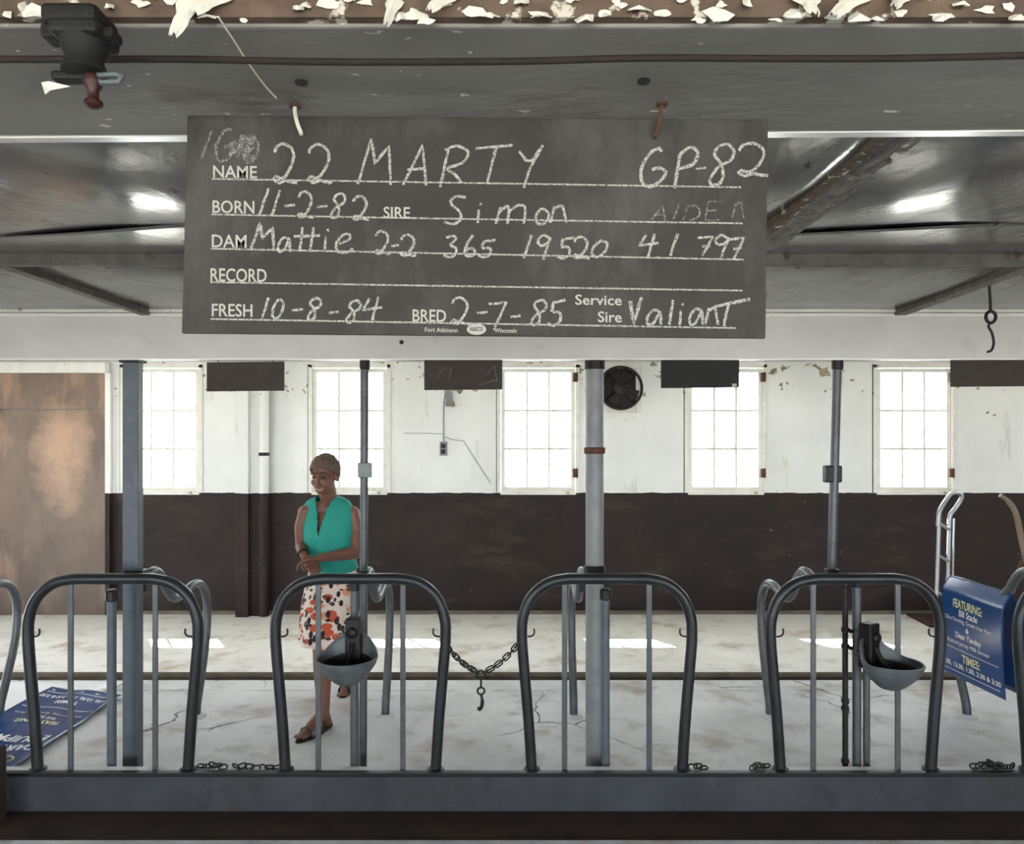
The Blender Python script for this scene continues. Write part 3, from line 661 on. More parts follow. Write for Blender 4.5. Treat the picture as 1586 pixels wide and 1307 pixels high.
# ------------------------------------------------------------------ lettering helpers
def text_mesh(body, bold=.0):
    cu = bpy.data.curves.new('t', 'FONT'); cu.body = body; cu.size = 1; cu.offset = bold; cu.resolution_u = 3
    o = bpy.data.objects.new('t', cu); COL.objects.link(o)
    dg = bpy.context.evaluated_depsgraph_get(); me = bpy.data.meshes.new_from_object(o.evaluated_get(dg))
    vs = [v.co.copy() for v in me.vertices]; fs = [tuple(p.vertices) for p in me.polygons]
    bpy.data.objects.remove(o); bpy.data.curves.remove(cu); bpy.data.meshes.remove(me)
    x0 = min(v.x for v in vs); x1 = max(v.x for v in vs); y0 = min(v.y for v in vs); y1 = max(v.y for v in vs)
    return [((v.x-x0)/(x1-x0), (v.y-y0)/(y1-y0)) for v in vs], fs
def lettering(body, fn, parent, mat, name='lettering', bold=.0, shear=0):
    uv, fs = text_mesh(body, bold); m = MB(); m.add([fn(u+shear*v, v) for u, v in uv], fs)
    return m.build(name, mat, parent)

# ------------------------------------------------------------------ the big board overhead
BD = .99
bd = thing('name_board', 'large grey slate name board with chalk writing hanging from the near beam', 'board', P(735, 520, BD), )
q = [P(281, 516, BD), P(1186, 524, BD), P(1190, 185, BD), P(290, 178, BD)]
MB().hexa(q, (0, .006, 0)).build('slate', 'board', bd, bevel=.0015)
def bpx(x, y, e=.0007): return P(x, y, BD-e)
SL = .0155
for (x0, y0, x1, y1) in ((328, 277, 1148, 290), (327, 332, 592, 337), (592, 337, 1150, 346), (326, 385, 1152, 402), (326, 437, 1150, 450), (326, 494, 1140, 508)):
    h = 1.3; MB().add([bpx(x0, y0+h), bpx(x1, y1+h), bpx(x1, y1-h), bpx(x0, y0-h)], [(0, 1, 2, 3)]).build('ruled_line', 'chalk', bd)
for (w, x0, x1, yb, yt) in (('NAME', 330, 398, 275, 256), ('BORN', 329, 394, 330, 310), ('SIRE', 594, 635, 338, 320), ('DAM', 328, 382, 383, 363), ('RECORD', 326, 413, 436, 415), ('FRESH', 328, 391, 490, 470),
                            ('BRED', 639, 691, 498, 479), ('Service', 891, 963, 472, 456), ('Sire', 926, 963, 499, 482), ('Fort Atkinson', 658, 709, 514, 507), ('Wisconsin', 766, 800, 515, 508)):
    lettering(w, lambda u, v: bpx(x0+(x1-x0)*u, yb+(yt-yb)*v+(x1-x0)*u*SL, .0008), bd, 'print', bold=.013)
m = MB(); m.add([bpx(738+15*math.cos(2*PI*k/28), 510-8.5*math.sin(2*PI*k/28), .0008) for k in range(28)], [tuple(range(28))]); m.build('maker_oval', 'print', bd)
lettering('NASCO', lambda u, v: bpx(728+20*u, 513-7*v, .0012), bd, 'logo_dark', bold=.03)
# handwritten strokes: unit boxes, x right, y up
G = {
 '2': [[(.05, .78), (.2, .95), (.5, 1), (.8, .85), (.85, .6), (.65, .3), (.4, .12), (.12, .16), (.05, .08), (.25, .0), (.5, .06), (.75, .02), (1, 0)]],
 'M': [[(0, 0, 1), (.42, 1, 1), (.52, .45, 1), (.95, .85, 1), (1, 0, 1)]],
 'A': [[(0, 0, 1), (.85, 1, 1), (1, 0, 1)], [(.2, .38, 1), (1, .42, 1)]],
 'R': [[(0, 0, 1), (.3, .95, 1)], [(.15, .9), (.6, 1), (1, .85), (.8, .6), (.25, .45), (.55, .3), (.75, .1)]],
 'T': [[(.55, .95, 1), (.3, 0, 1)], [(0, .92, 1), (1, 1, 1)]],
 'Y': [[(.0, .85, 1), (.3, .6, 1), (.55, .6, 1), (1, 1, 1)], [(1, 1, 1), (.45, .4, 1), (.2, -.1, 1)]],
 'G': [[(.85, .92), (.7, 1), (.35, .85), (.05, .5), (.05, .15), (.3, 0), (.7, .1), (1, .35), (.8, .48), (.45, .45)]],
 'P': [[(.1, -.1, 1), (.3, .8, 1)], [(.3, .8), (.7, 1), (1, .85), (.8, .55), (.15, .4)]],
 '8': [[(.9, .8), (.7, 1), (.35, .95), (.2, .75), (.4, .55), (.5, .3), (.4, .05), (.1, .0), (.05, .15), (.35, .45), (.75, .6), (.9, .8)]],
 '1': [[(1, 1, 1), (0, 0, 1)]],
 '-': [[(0, .45, 1), (1, .5, 1)]],
 'S': [[(1, .95), (.6, 1), (.3, .85), (.4, .65), (.75, .4), (.7, .12), (.35, .0), (.0, .1)]],
 'i': [[(.5, .62, 1), (.4, 0, 1)], [(.65, .92, 1), (.68, .84, 1)]],
 'm': [[(0, 0, 1), (.15, .62, 1)], [(.13, .45), (.35, .65), (.42, .5), (.38, .0)], [(.42, .45), (.75, .68), (.95, .55), (.9, 0)]],
 'o': [[(.5, .6), (.1, .35), (.2, .02), (.7, .05), (.95, .4), (.5, .6)]],
 'n': [[(0, 0, 1), (.3, .62, 1)], [(.25, .5), (.7, .65), (.85, .45), (1, .0)]],
 'a': [[(.95, .5), (.5, .6), (.1, .3), (.15, .03), (.5, .08), (.9, .5), (.95, 0)]],
 't': [[(.6, 1, 1), (.4, 0, 1)], [(0, .62, 1), (1, .66, 1)]],
 'e': [[(.25, .3), (.8, .45), (.8, .62), (.45, .6), (.1, .3), (.2, .03), (.6, .0), (1, .12)]],
 '3': [[(.2, .9), (.6, 1), (.85, .85), (.45, .58), (.85, .4), (.75, .1), (.3, 0), (0, .1)]],
 '6': [[(.75, 1), (.35, .6), (.15, .2), (.4, .0), (.85, .12), (.8, .35), (.4, .35), (.2, .15)]],
 '5': [[(1.05, .98, 1), (.35, .88, 1), (.25, .52, 1)], [(.25, .52), (.7, .5), (.75, .2), (.4, .0), (.0, .08)]],
 '9': [[(.9, .85), (.55, 1), (.2, .8), (.35, .58), (.75, .65), (.95, .9)], [(.95, .9, 1), (.5, 0, 1)]],
 '0': [[(.65, .95), (.25, .65), (.1, .2), (.4, .0), (.8, .3), (.95, .75), (.65, .95)]],
 '4': [[(.35, .95, 1), (.0, .5, 1), (1, .6, 1)], [(.8, 1, 1), (.45, 0, 1)]],
 '.': [[(.4, .06, 1), (.55, .0, 1)]],
 '7': [[(0, .85, 1), (.95, .95, 1), (.3, 0, 1)], [(.3, .45, 1), (.8, .5, 1)]],
 '/': [[(0, .88, 1), (.95, .95, 1), (.25, -.15, 1)]],
 'V': [[(.0, .9, 1), (.25, .0, 1), (.8, 1.05, 1)]],
 'l': [[(.8, 1, 1), (.4, 0, 1)]],
 't2': [[(.2, 0, 1), (.45, .75, 1)], [(-.2, .62, 1), (1.4, .85, 1)]],
 'E': [[(0, 0, 1), (.2, 1, 1)], [(.2, 1, 1), (1, 1, 1)], [(0, 0, 1), (.9, .05, 1)], [(.1, .5, 1), (.7, .55, 1)]],
 'D': [[(0, 0, 1), (.3, .9, 1)], [(.3, .95), (.9, .8), (.95, .3), (.4, 0)]],
 '#': [[(.1, .6, 1), (.7, .75, 1)], [(.1, .3, 1), (.7, .4, 1)], [(.35, .1, 1), (.5, .95, 1)], [(.6, .1, 1), (.75, .95, 1)], [(.5, .9), (.8, .5), (.5, .2), (.9, .1)], [(.1, .2, 1), (.9, .9, 1)]],
}
def write(word, x0, y0, x1, y1, wpx, mat='chalk', name='chalk_writing'):      # box in board pixels, y0 = baseline, y1 = top
    m = MB()
    for s in G[word]:
        pts = [Vector((p[0], p[1], 0)) for p in s]
        if len(s[0]) == 2: pts = cr(pts, 5)
        else:
            o = []
            for a, b in zip(pts, pts[1:]): o += [a.lerp(b, k/5) for k in range(5)]
            pts = o+[pts[-1]]
        px = [Vector((x0+(x1-x0)*p.x+random.uniform(-.4, .4), y0+(y1-y0)*p.y+random.uniform(-.4, .4))) for p in pts]
        vs = []; n = len(px)
        for i, p in enumerate(px):
            t = px[min(i+1, n-1)]-px[max(i-1, 0)]
            t = t.normalized() if t.length > 1e-6 else Vector((1, 0))
            w = wpx/2*random.uniform(.8, 1.2); nn = Vector((-t.y, t.x))*w
            e = .0010+.00002*i/n
            vs += [bpx(*(p+nn), e), bpx(*(p-nn), e)]
        m.add(vs, [(2*i, 2*i+1, 2*i+3, 2*i+2) for i in range(n-1)])
    return m.build(name, mat, bd)
for it in (('2', 423, 283, 460, 223, 4.6), ('2', 476, 283, 515, 224, 4.6), ('M', 554, 286, 605, 215, 4.2), ('A', 624, 287, 660, 224, 4.2), ('R', 682, 290, 725, 226, 4.2), ('T', 737, 285, 794, 225, 4.2), ('Y', 804, 285, 841, 225, 4.2),
           ('G', 992, 289, 1031, 230, 5), ('P', 1041, 286, 1081, 228, 5), ('8', 1098, 286, 1142, 224, 4.6), ('2', 1142, 272, 1190, 222, 4.6), ('-', 1078, 275, 1094, 245, 3),
           ('1', 401, 334, 416, 292, 4), ('1', 421, 334, 434, 294, 4), ('-', 441, 336, 457, 298, 4), ('2', 461, 337, 486, 297, 4), ('-', 491, 338, 507, 300, 3.6), ('8', 512, 337, 538, 300, 4), ('2', 546, 340, 571, 304, 4),
           ('S', 688, 347, 722, 304, 4), ('i', 733, 345, 750, 312, 4), ('m', 768, 347, 816, 304, 4), ('o', 828, 347, 851, 306, 4), ('n', 852, 345, 877, 304, 4),
           ('M', 388, 387, 424, 346, 4.6), ('a', 429, 390, 450, 353, 4), ('t', 455, 390, 478, 352, 4), ('t', 470, 390, 496, 352, 4), ('i', 496, 390, 513, 352, 4), ('e', 518, 391, 547, 346, 4),
           ('2', 581, 393, 604, 358, 4), ('-', 606, 395, 618, 364, 3.6), ('2', 620, 396, 645, 364, 4), ('3', 687, 398, 710, 365, 4), ('6', 716, 397, 738, 364, 4), ('5', 740, 398, 766, 371, 4),
           ('1', 812, 400, 823, 364, 4), ('9', 828, 402, 854, 364, 4), ('5', 863, 400, 888, 367, 4), ('2', 888, 400, 913, 367, 4), ('0', 914, 398, 942, 371, 4),
           ('4', 990, 398, 1020, 362, 4), ('.', 1014, 400, 1024, 376, 4), ('1', 1038, 396, 1050, 362, 4), ('7', 1080, 396, 1106, 364, 3.6), ('9', 1103, 399, 1130, 364, 4), ('7', 1128, 402, 1154, 366, 4),
           ('1', 406, 493, 416, 461, 4), ('0', 420, 494, 440, 461, 4), ('-', 452, 496, 469, 462, 3.6), ('8', 476, 495, 500, 462, 4), ('-', 509, 500, 524, 466, 3.6), ('8', 536, 499, 562, 466, 4), ('4', 562, 500, 592, 460, 4),
           ('2', 699, 502, 728, 461, 4), ('-', 739, 500, 755, 466, 3.6), ('/', 757, 505, 786, 466, 4), ('-', 791, 506, 806, 472, 3.6), ('8', 822, 503, 850, 465, 4), ('5', 848, 504, 874, 464, 4.4),
           ('V', 976, 502, 998, 462, 5), ('a', 1000, 503, 1025, 465, 4), ('l', 1030, 503, 1046, 465, 4), ('i', 1047, 504, 1062, 467, 4), ('a', 1066, 503, 1089, 462, 4), ('n', 1092, 503, 1112, 462, 4), ('t2', 1114, 505, 1148, 456, 4.4)):
    write(*it)
for it in (('1', 312, 246, 328, 202, 4), ('G', 334, 250, 362, 200, 5), ('#', 350, 248, 402, 206, 7), ('0', 376, 252, 402, 214, 5), ('1', 1042, 342, 1052, 316, 3), ('D', 1058, 342, 1084, 316, 3), ('E', 1092, 342, 1118, 312, 3), ('n', 1134, 338, 1152, 300, 3), ('A', 1008, 342, 1030, 318, 3)):
    write(*it, mat='ghost', name='rubbed_writing')
def hook(x0, y0, pts, mat, label):
    c = FL(x0, y0, BZ); t = thing('screw_hook', label, 'hook', c, 'hooks holding the big name board')
    MB().tube(cr([c]+[Vector(p) for p in pts], 5), .0028, 8).build('hook_wire', mat, t, smooth=True)
    MB().lathe(c+Vector((0, 0, -.003)), (0, 0, 1), [(.008, 0), (.008, .003)], 10).build('hook_plate', 'rust', t)
hook(457, 163, [P(457, 175, BD-.004), P(461, 192, BD-.010), P(466, 205, BD-.006), P(466, 209, BD+.004)], 'flake', 'pale wire hook over the left end of the big name board')
hook(1025, 160, [P(1022, 178, BD-.004), P(1019, 196, BD-.010), P(1015, 210, BD-.006), P(1014, 213, BD+.004)], 'rust', 'rusty wire hook over the right end of the big name board')

# small boards hanging under the far beam
def small_board(x0, x1, y0, y1, mat, label, marks=()):
    d = 3.87; t = thing('name_board', label, 'board', P((x0+x1)/2, y1, d), 'small name boards under the white beam')
    MB().hexa([P(x0, y1, d), P(x1, y1-1, d), P(x1, y0-1, d), P(x0, y0, d)], (0, .008, 0)).build('slate', mat, t, bevel=.001)
    for f in (.15, .85): MB().tube([P(x0+(x1-x0)*f, y0+6, d-.004), P(x0+(x1-x0)*f, y0-3, d-.006), P(x0+(x1-x0)*f, 552, d)], .0025, 6).build('hook_wire', 'rust', t)
    return t
small_board(320, 440, 561, 606, 'board2', 'small plain brown board under the beam, leftmost of the hanging ones')
sb = small_board(657, 778, 557.5, 604, 'board2', 'small brown board with faint scribbles under the beam, right of the person')
for pts in (((676, 590), (684, 572), (690, 572)), ((694, 592), (700, 568)), ((755, 580), (765, 566), (770, 590)), ((742, 596), (770, 588))):
    MB().tube([P(x, y, 3.867) for x, y in pts], .0022, 5).build('rubbed_writing', 'ghost', sb)
sb = small_board(1024, 1145, 557, 601, 'board3', 'small black board under the beam before the fourth window')
MB().hexa([P(1134, 599, 3.8685), P(1141, 599, 3.8685), P(1141, 594, 3.8685), P(1134, 594, 3.8685)], (0, .001, 0)).build('maker_mark', 'print', sb)
small_board(1473, 1594, 556, 599, 'board2', 'small brown board under the beam, cut off at the right edge')

# ------------------------------------------------------------------ overhead cable, valve, loose wires, ceiling hook
cbp = [(-60, 92), (120, 92), (300, 92), (520, 96), (800, 95), (1000, 90), (1240, 91), (1420, 90), (1660, 84)]
ca = thing('overhead_cable', 'dark rusty cable running along under the near beam', 'cable', FL(793, 95, BZ-.006))
MB().tube(cr([P(x, y, .842) for x, y in cbp], 6), .0040, 8).build('cable_body', 'cable', ca, smooth=True)
VD = .775
va = thing('overhead_valve', 'dark dirty valve with a red knob hanging from the near beam at top left', 'valve', P(145, 160, VD))
def vbox(x0, x1, y0, y1, dy0, dy1, name, mat, bev=.003):
    a = P(x0, y1, VD); b = P(x1, y0, VD); MB().box(a.x, b.x, VD+dy0, VD+dy1, a.z, b.z).build(name, mat, va, bevel=bev)
vbox(78, 163, 18, 48, -.02, .03, 'mount_block', 'dirtyiron', .006); vbox(92, 168, 44, 68, -.024, .026, 'valve_body', 'dirtyiron', .005)
vbox(72, 96, 44, 66, -.012, .012, 'side_port', 'dirtyiron'); vbox(164, 182, 48, 64, -.01, .012, 'side_port', 'dirtyiron')
MB().lathe(P(131, 66, VD), (0, 0, -1), [(.024, 0), (.022, .010), (.018, .018), (.021, .026), (.022, .032), (.016, .036)], 18).build('neck', 'dirtyiron', va, smooth=True)
vbox(82, 150, 112, 126, -.006, .010, 'lever_plate', 'dirtyiron', .003)
MB().tube([P(152, 117, VD-.012), P(180, 115, VD-.012), P(190, 119, VD-.012), P(184, 127, VD-.012), P(156, 128, VD-.012)], .0032, 8, True).build('handle_loop', 'cast', va, smooth=True)
MB().lathe(P(144, 117, VD-.01), (.02, 0, -1), [(.007, 0), (.010, .006), (.008, .012), (.0055, .016), (.0055, .024), (.009, .027), (.009, .031), (.004, .034)], 14).build('knob', 'redknob', va, smooth=True)
MB().add([P(64, 128, VD-.012), P(76, 126, VD-.012), P(110, 134, VD-.006), P(78, 140, VD-.01), P(70, 147, VD-.014)], [(0, 1, 3, 4), (1, 2, 3)]).build('paint_scrap', 'flake', va, solid=.0012)
st = thing('loose_string', 'thin pale string stuck across the near beam above the name board', 'string', FL(385, 100, BZ-.003))
MB().tube(cr([FL(x, y, BZ-.002) for x, y in ((338, 26), (362, 62), (385, 98), (410, 132), (428, 152))], 4), .0011, 5).build('string_body', 'flake', st)
hk = thing('ceiling_hook', 'dark iron ring and hook hanging from the ceiling at the right', 'hook', P(1534, 545, 3.2))
MB().tube([P(1532, 440, 3.2), P(1534, 470, 3.2), P(1534, 481, 3.2)], .006, 8).build('wire', 'iron', hk)
rc = P(1534.5, 491, 3.2); MB().tube([rc+Vector((.021*math.cos(2*PI*k/20), 0, .025*math.sin(2*PI*k/20))) for k in range(20)], .007, 8, True).build('ring', 'iron', hk, smooth=True)
MB().tube(cr([P(1534, 500, 3.19), P(1531, 506, 3.19), P(1536, 515, 3.19), P(1539, 530, 3.19), P(1536, 542, 3.19), P(1529, 545, 3.19)], 5), .0055, 8).build('hook_wire', 'iron', hk, smooth=True)

# ------------------------------------------------------------------ banners
BX = 2.80
bn = thing('hanging_banner', 'dark blue printed banner folded over the divider rail at the right', 'banner', (BX, 4.5, .25))
bn_y0, bn_y1, bn_zt = 4.80, 4.20, .858              # far end, near end, fold height
def front(u, v):                                     # u from far to near, v from fold down
    y = bn_y0+(bn_y1-bn_y0)*u; drop = .60*v; k = min(1, drop/.07)
    x = BX+.032*(1-k)-.018*k-.012*math.sin(PI*v)*math.sin(2.2*u+.5)+.05*(v**2)*(u-.5)*.5
    return Vector((x, y, bn_zt-.016*k*k-drop*.985+.006*math.sin(5*u)*(1-v)))
def back(u, v):
    y = bn_y0+(bn_y1-bn_y0)*u-.02*v; k = min(1, v*.6/.07)
    x = BX+.034+.030*k+.03*v+.02*math.sin(PI*v)*math.sin(3*u)
    return Vector((x, y, bn_zt-.016*k*k-.57*v))
MB().grid(front, 30, 40).build('front_sheet', 'banner', bn, smooth=True, solid=.0012)
MB().grid(back, 30, 30).build('back_sheet', 'banner', bn, smooth=True, solid=.0012)
def bl(u0, u1, v0, v1):
    return lambda u, v: front(u0+(u1-u0)*u, v0+(v1-v0)*v)+Vector((-.0025, 0, 0))
lettering('FEATURING:', bl(.22, .70, .275, .185), bn, 'ban_yel', bold=.03)
lettering('Bill Stade', bl(.33, .63, .355, .285), bn, 'ban_white', bold=.015)
lettering('Olive Farming, Green Iron Farm', bl(.08, .86, .43, .375), bn, 'ban_white')
lettering('&', bl(.45, .50, .50, .45), bn, 'ban_white', bold=.02)
lettering('Dean Yandey', bl(.28, .69, .60, .52), bn, 'ban_white', bold=.015)
lettering('Retired Jersey Milk farmer', bl(.14, .81, .665, .61), bn, 'ban_white')
lettering('TIMES:', bl(.38, .66, .825, .735), bn, 'ban_yel', bold=.03)
lettering('11:30, 12:30, 1:30, 2:30 & 3:30', bl(.03, .95, .905, .845), bn, 'ban_white', bold=.02)
for v in (.70, .935):
    MB().grid(lambda a, b: bl(.05, .93, v, v+.006)(a, b), 20, 1).build('rule', 'ban_white', bn)
FB = [FL(35, 1190), FL(196, 1079), FL(80, 1069), Vector((-3.22, 3.9, 0))]
fb = thing('floor_banner', 'blue printed banner lying flat on the concrete at the left, lettering upside down', 'banner', (-2.9, 4.5, .005))
c00 = Vector((-2.58, 3.80)); c10 = Vector((-3.20, 3.82)); c01 = Vector((-2.61, 4.98)); c11 = Vector((-3.18, 5.13))   # head of the text at the near end, its left side at the right
def fbs(u, v):                                       # u along the lines (right to left in the picture), v from head to foot
    p = c00.lerp(c10, u).lerp(c01.lerp(c11, u), v)
    z = .022+.006*math.sin(7*v+2*u)+.005*math.sin(11*u+3*v)+.02*max(0, .12-u)/.12*math.sin(PI*min(1, max(0, (v-.62)/.38)))
    return Vector((p.x, p.y, z))
MB().grid(fbs, 30, 50).build('sheet', 'banner', fb, smooth=True, solid=.0012)
def fl_(u0, u1, v0, v1): return lambda u, v: fbs(u0+(u1-u0)*u, v1+(v0-v1)*v)+Vector((0, 0, .0025))
lettering('DAIRY MILKING', fl_(.07, .93, .20, .275), fb, 'ban_white', bold=.02)
lettering('EQUIPMENT', fl_(.08, .90, .31, .40), fb, 'ban_white', bold=.02)
lettering('FEATURING:', fl_(.25, .75, .545, .585), fb, 'ban_yel', bold=.03)
lettering('Bill Stade', fl_(.35, .65, .60, .625), fb, 'ban_white', bold=.015)
lettering('Olive Farming, Green Iron Farm', fl_(.10, .90, .65, .675), fb, 'ban_white')
lettering('TIMES:', fl_(.35, .65, .79, .83), fb, 'ban_white', bold=.03)
lettering('11:30, 12:30, 1:30, 2:30 & 3:30', fl_(.06, .94, .86, .90), fb, 'ban_white', bold=.02)
for v in (.73, .93): MB().grid(lambda a, b: fl_(.06, .94, v, v+.006)(a, b), 20, 1).build('rule', 'ban_white', fb)
for u in (.1, .3, .5, .7, .9): MB().grid(lambda a, b: fl_(u-.02, u+.02, .955, .965)(a, b), 2, 1).build('sponsor_mark', 'ban_white', fb)
m = MB(); m.tube([fl_(.0, 1, 0, 1)(.18+.09*math.cos(2*PI*k/24), .90+.035*math.sin(2*PI*k/24)) for k in range(24)], .004, 6, True); m.build('emblem_ring', 'ban_yel', fb)
lettering('ST', fl_(.45, .75, .08, .13), fb, 'ban_yel', bold=.03)
pp = thing('white_sheet', 'plain white sheet spread on the floor beneath the blue floor banner', 'sheet', (-3.5, 5.0, .001))
def pw(u, v):
    a = Vector((-4.3, 4.72)).lerp(Vector((-2.9, 4.74)), u); b = Vector((-4.3, 5.33)).lerp(Vector((-2.76, 5.34)), u); p = a.lerp(b, v)
    return (p.x, p.y, .003+.002*math.sin(5*u+4*v))
MB().grid(pw, 12, 10).build('sheet', 'paper', pp, smooth=True, solid=.001)

# ------------------------------------------------------------------ hand truck and the curved handle at the right
HD = 6.95
ht = thing('hand_truck', 'tall aluminium hand truck with looped handle standing by the dark wall', 'hand truck', (P(1462, 0, HD).x, HD, 0))
def hp(x, y, dd=0): return P(x, y, HD+dd)
MB().tube(cr([hp(1453, 815, -.12), hp(1454, 800, -.12), hp(1457, 788, -.11), hp(1470, 768, -.05), hp(1478, 763, 0), hp(1487, 764, .06), hp(1489, 771, .08), hp(1481, 785, .1), hp(1472, 797, .1), hp(1470, 812, .1)], 5), .020, 10).build('handle_loop', 'alu', ht, smooth=True)
for (xa, xb, ya, dd, nm) in ((1455, 1449, 795, -.12, 'rail'), (1471, 1466, 803, .1, 'rail'), (1478, 1474, 803, .14, 'rail')):
    a = hp(xa, ya, dd); b = hp(xb, 800, dd); b.z = .1
    MB().tube([b, a.lerp(b, .5), a], .018 if xa < 1475 else .009, 10).build(nm, 'alu', ht, smooth=True)
for y in (812, 862, 920): MB().tube([hp(1454, y-2, -.12), hp(1470, y+8, .1)], .014, 8).build('crossbar', 'alu', ht, smooth=True)
nx = hp(1440, 960, 0); MB().hexa([FL(1404, 953), FL(1452, 953), FL(1462, 972), FL(1440, 972)], (0, 0, .018)).build('toe_plate', 'plateiron', ht, bevel=.003)
for (x, dd) in ((1462, -.16), (1480, .16)):
    c = hp(x, 800, dd); MB().lathe((c.x-.03, c.y, .125), (.8, -.6, 0), [(.04, 0), (.11, .004), (.125, .015), (.125, .045), (.11, .056), (.04, .06)], 24).build('wheel', 'rubber', ht, smooth=True)
ct = thing('curved_handle_tool', 'bent pale wooden handle rising at the right edge before the dark wall', 'tool handle', (P(1600, 0, 6.6).x, 6.6, 0))
MB().tube(cr([P(1549, 767, 6.6), P(1560, 775, 6.6), P(1570, 788, 6.6), P(1576, 805, 6.6), P(1582, 835, 6.6), P(1590, 870, 6.6), P(1598, 920, 6.6), P(1602, 980, 6.6), FL(1604, 985.5)], 5), [.018]*6+[.024]*8+[.026]*27, 10).build('handle', 'handle', ct, smooth=True)
MB().tube(cr([P(1588, 862, 6.62), P(1574, 895, 6.66), P(1566, 925, 6.7), P(1562, 960, 6.72), FL(1560, 978)], 5), .022, 10).build('leg', 'rust', ct, smooth=True)
sp = thing('wooden_stake', 'short dark brown stake at the left edge in front of the curb', 'stake', (P(-2, 0, 3.45).x, 3.45, -.09))
MB().box(P(-22, 0, 3.45).x, P(5, 0, 3.45).x, 3.42, 3.48, -.09, P(0, 1156, 3.45).z).build('stake_body', 'manger', sp, bevel=.012)

# ------------------------------------------------------------------ person
PD = 4.6
ps = thing('person', 'person in teal sleeveless top and floral skirt walking, hands clasped in front', 'person', (P(505, 0, PD).x, PD, 0))
def Q(x, y, dd=0): return P(x, y, PD+dd)
body = MB()
hc = Q(503, 735, -.10)                               # head centre
HR = (Matrix.Rotation(math.radians(-13), 3, 'Z') @ Matrix.Rotation(math.radians(16), 3, 'X') @ Matrix.Rotation(math.radians(5), 3, 'Y'))
def H(x, y, z): return hc+HR @ Vector((x, y, z))     # head local: -y is the face, z up
HR3 = HR
body.ell(H(0, .012, .022), (.073, .090, .082), HR3); body.ell(H(0, -.02, -.03), (.062, .070, .080), HR3); body.ell(H(0, -.045, -.085), (.036, .036, .030), HR3)
body.ell(H(0, -.05, -.06), (.048, .036, .035), HR3)
for s in (-1, 1):
    body.ell(H(s*.036, -.062, -.032), (.024, .022, .022), HR3); body.ell(H(s*.074, .012, -.012), (.010, .022, .032), HR3)
    body.capsule(H(s*.012, -.085, .028), H(s*.045, -.072, .026), .011, .010, 8)
body.capsule(H(0, -.088, .012), H(0, -.108, -.030), .009, .014, 8); body.ell(H(.011, -.098, -.034), (.009, .010, .008), HR3); body.ell(H(-.011, -.098, -.034), (.009, .010, .008), HR3)
body.capsule(H(-.018, -.082, -.062), H(.018, -.082, -.062), .008, .008, 8); body.capsule(H(-.015, -.080, -.076), H(.015, -.080, -.076), .008, .008, 8)
nk = Q(510, 782, .02)
body.capsule(H(0, .018, -.05), nk, .050, .056, 14)
shL, shR = Q(473, 794, -.02), Q(545, 795, .03)       # image-left and image-right shoulder
body.chain([shL, nk+Vector((0, 0, -.012)), shR], [.048, .056, .050])
body.ell(Q(508, 812, .02), (.125, .085, .13)); body.ell(Q(512, 860, .04), (.115, .085, .13)); body.ell(Q(515, 900, .05), (.135, .10, .11))
# image-right arm: upper arm down, forearm folded across to the hands
elR = Q(551, 856, -.02); wrR = Q(495, 864, -.21); hdR = Q(481, 866, -.235)
body.chain([shR, Q(552, 822, .03), elR], [.050, .045, .038]); body.chain([elR, elR.lerp(wrR, .4), wrR], [.040, .037, .025])
elL = Q(466, 846, -.02); wrL = Q(471, 861, -.19); hdL = Q(478, 870, -.235)
body.chain([shL, Q(466, 815, -.03), elL], [.044, .040, .034]); body.chain([elL, elL.lerp(wrL, .4), wrL], [.036, .033, .023])
def hand(w, h, side, curl, spread):
    d = (h-w).normalized(); up = Vector((0, 0, 1)); fwd = d; nrm = Vector(spread).normalized(); sd = fwd.cross(nrm).normalized()
    palm0 = w+fwd*.02; palm1 = w+fwd*.075
    for k in range(-2, 3): body.capsule(palm0+sd*k*.009, palm1+sd*k*.013, .013, .012, 8)
    for i, (o, L) in enumerate(((-.030, .062), (-.010, .074), (.011, .070), (.030, .056))):
        a = palm1+sd*o; b = a+(fwd*.9+nrm*curl*.35).normalized()*L*.5; c = b+(fwd*.5+nrm*curl).normalized()*L*.32; e = c+(fwd*.1+nrm*curl).normalized()*L*.26
        body.chain([a, b, c, e], [.0095, .009, .008, .007], 8)
    a = palm0+sd*side*.026+fwd*.01; b = a+(sd*side*.8+fwd*.7+nrm*curl*.3).normalized()*.036; c = b+(fwd*.9+sd*side*.1+nrm*curl*.5).normalized()*.028
    body.chain([a, b, c], [.013, .010, .008], 8)
hand(wrR, wrR+Vector((-.085, -.012, -.022)), 1, .55, (-.2, -.35, -.9))
hand(wrL, wrL+Vector((.055, -.03, -.05)), -1, .5, (.3, .2, -.9))
# legs: image-left one forward and planted, image-right one trailing on its toes
hipA, hipB = Q(494, 915, .03), Q(532, 915, .06)
knA = Q(499, 1008, -.16); anA = Q(501, 1104, -.19); knB = Q(522, 1008, .10)
anB = Vector((P(538, 0, 5.15).x, 5.16, .155)); toeB = Vector((P(531, 0, 5.0).x, 5.02, .02))
body.chain([hipA, knA, knA.lerp(anA, .35), anA], [.088, .056, .054, .035], 14); body.chain([hipB, knB, knB.lerp(anB, .35), anB], [.088, .056, .053, .034], 14)
heelA = Vector((anA.x+.01, anA.y+.035, .040)); toeA = Vector((anA.x-.085, anA.y-.15, .026))
body.chain([anA, heelA], [.034, .032]); body.chain([anA, anA.lerp(toeA, .55)+Vector((0, 0, .0)), toeA], [.034, .032, .022])
rt = Vector((toeA-heelA)); rt.z = 0; rt.normalize(); sdv = Vector((-rt.y, rt.x, 0))
for k in range(5): body.capsule(toeA+sdv*(k-2)*.015-rt*.02, toeA+sdv*(k-2)*.016+rt*(.030-.004*abs(k-1.2)), .011, .009, 8)
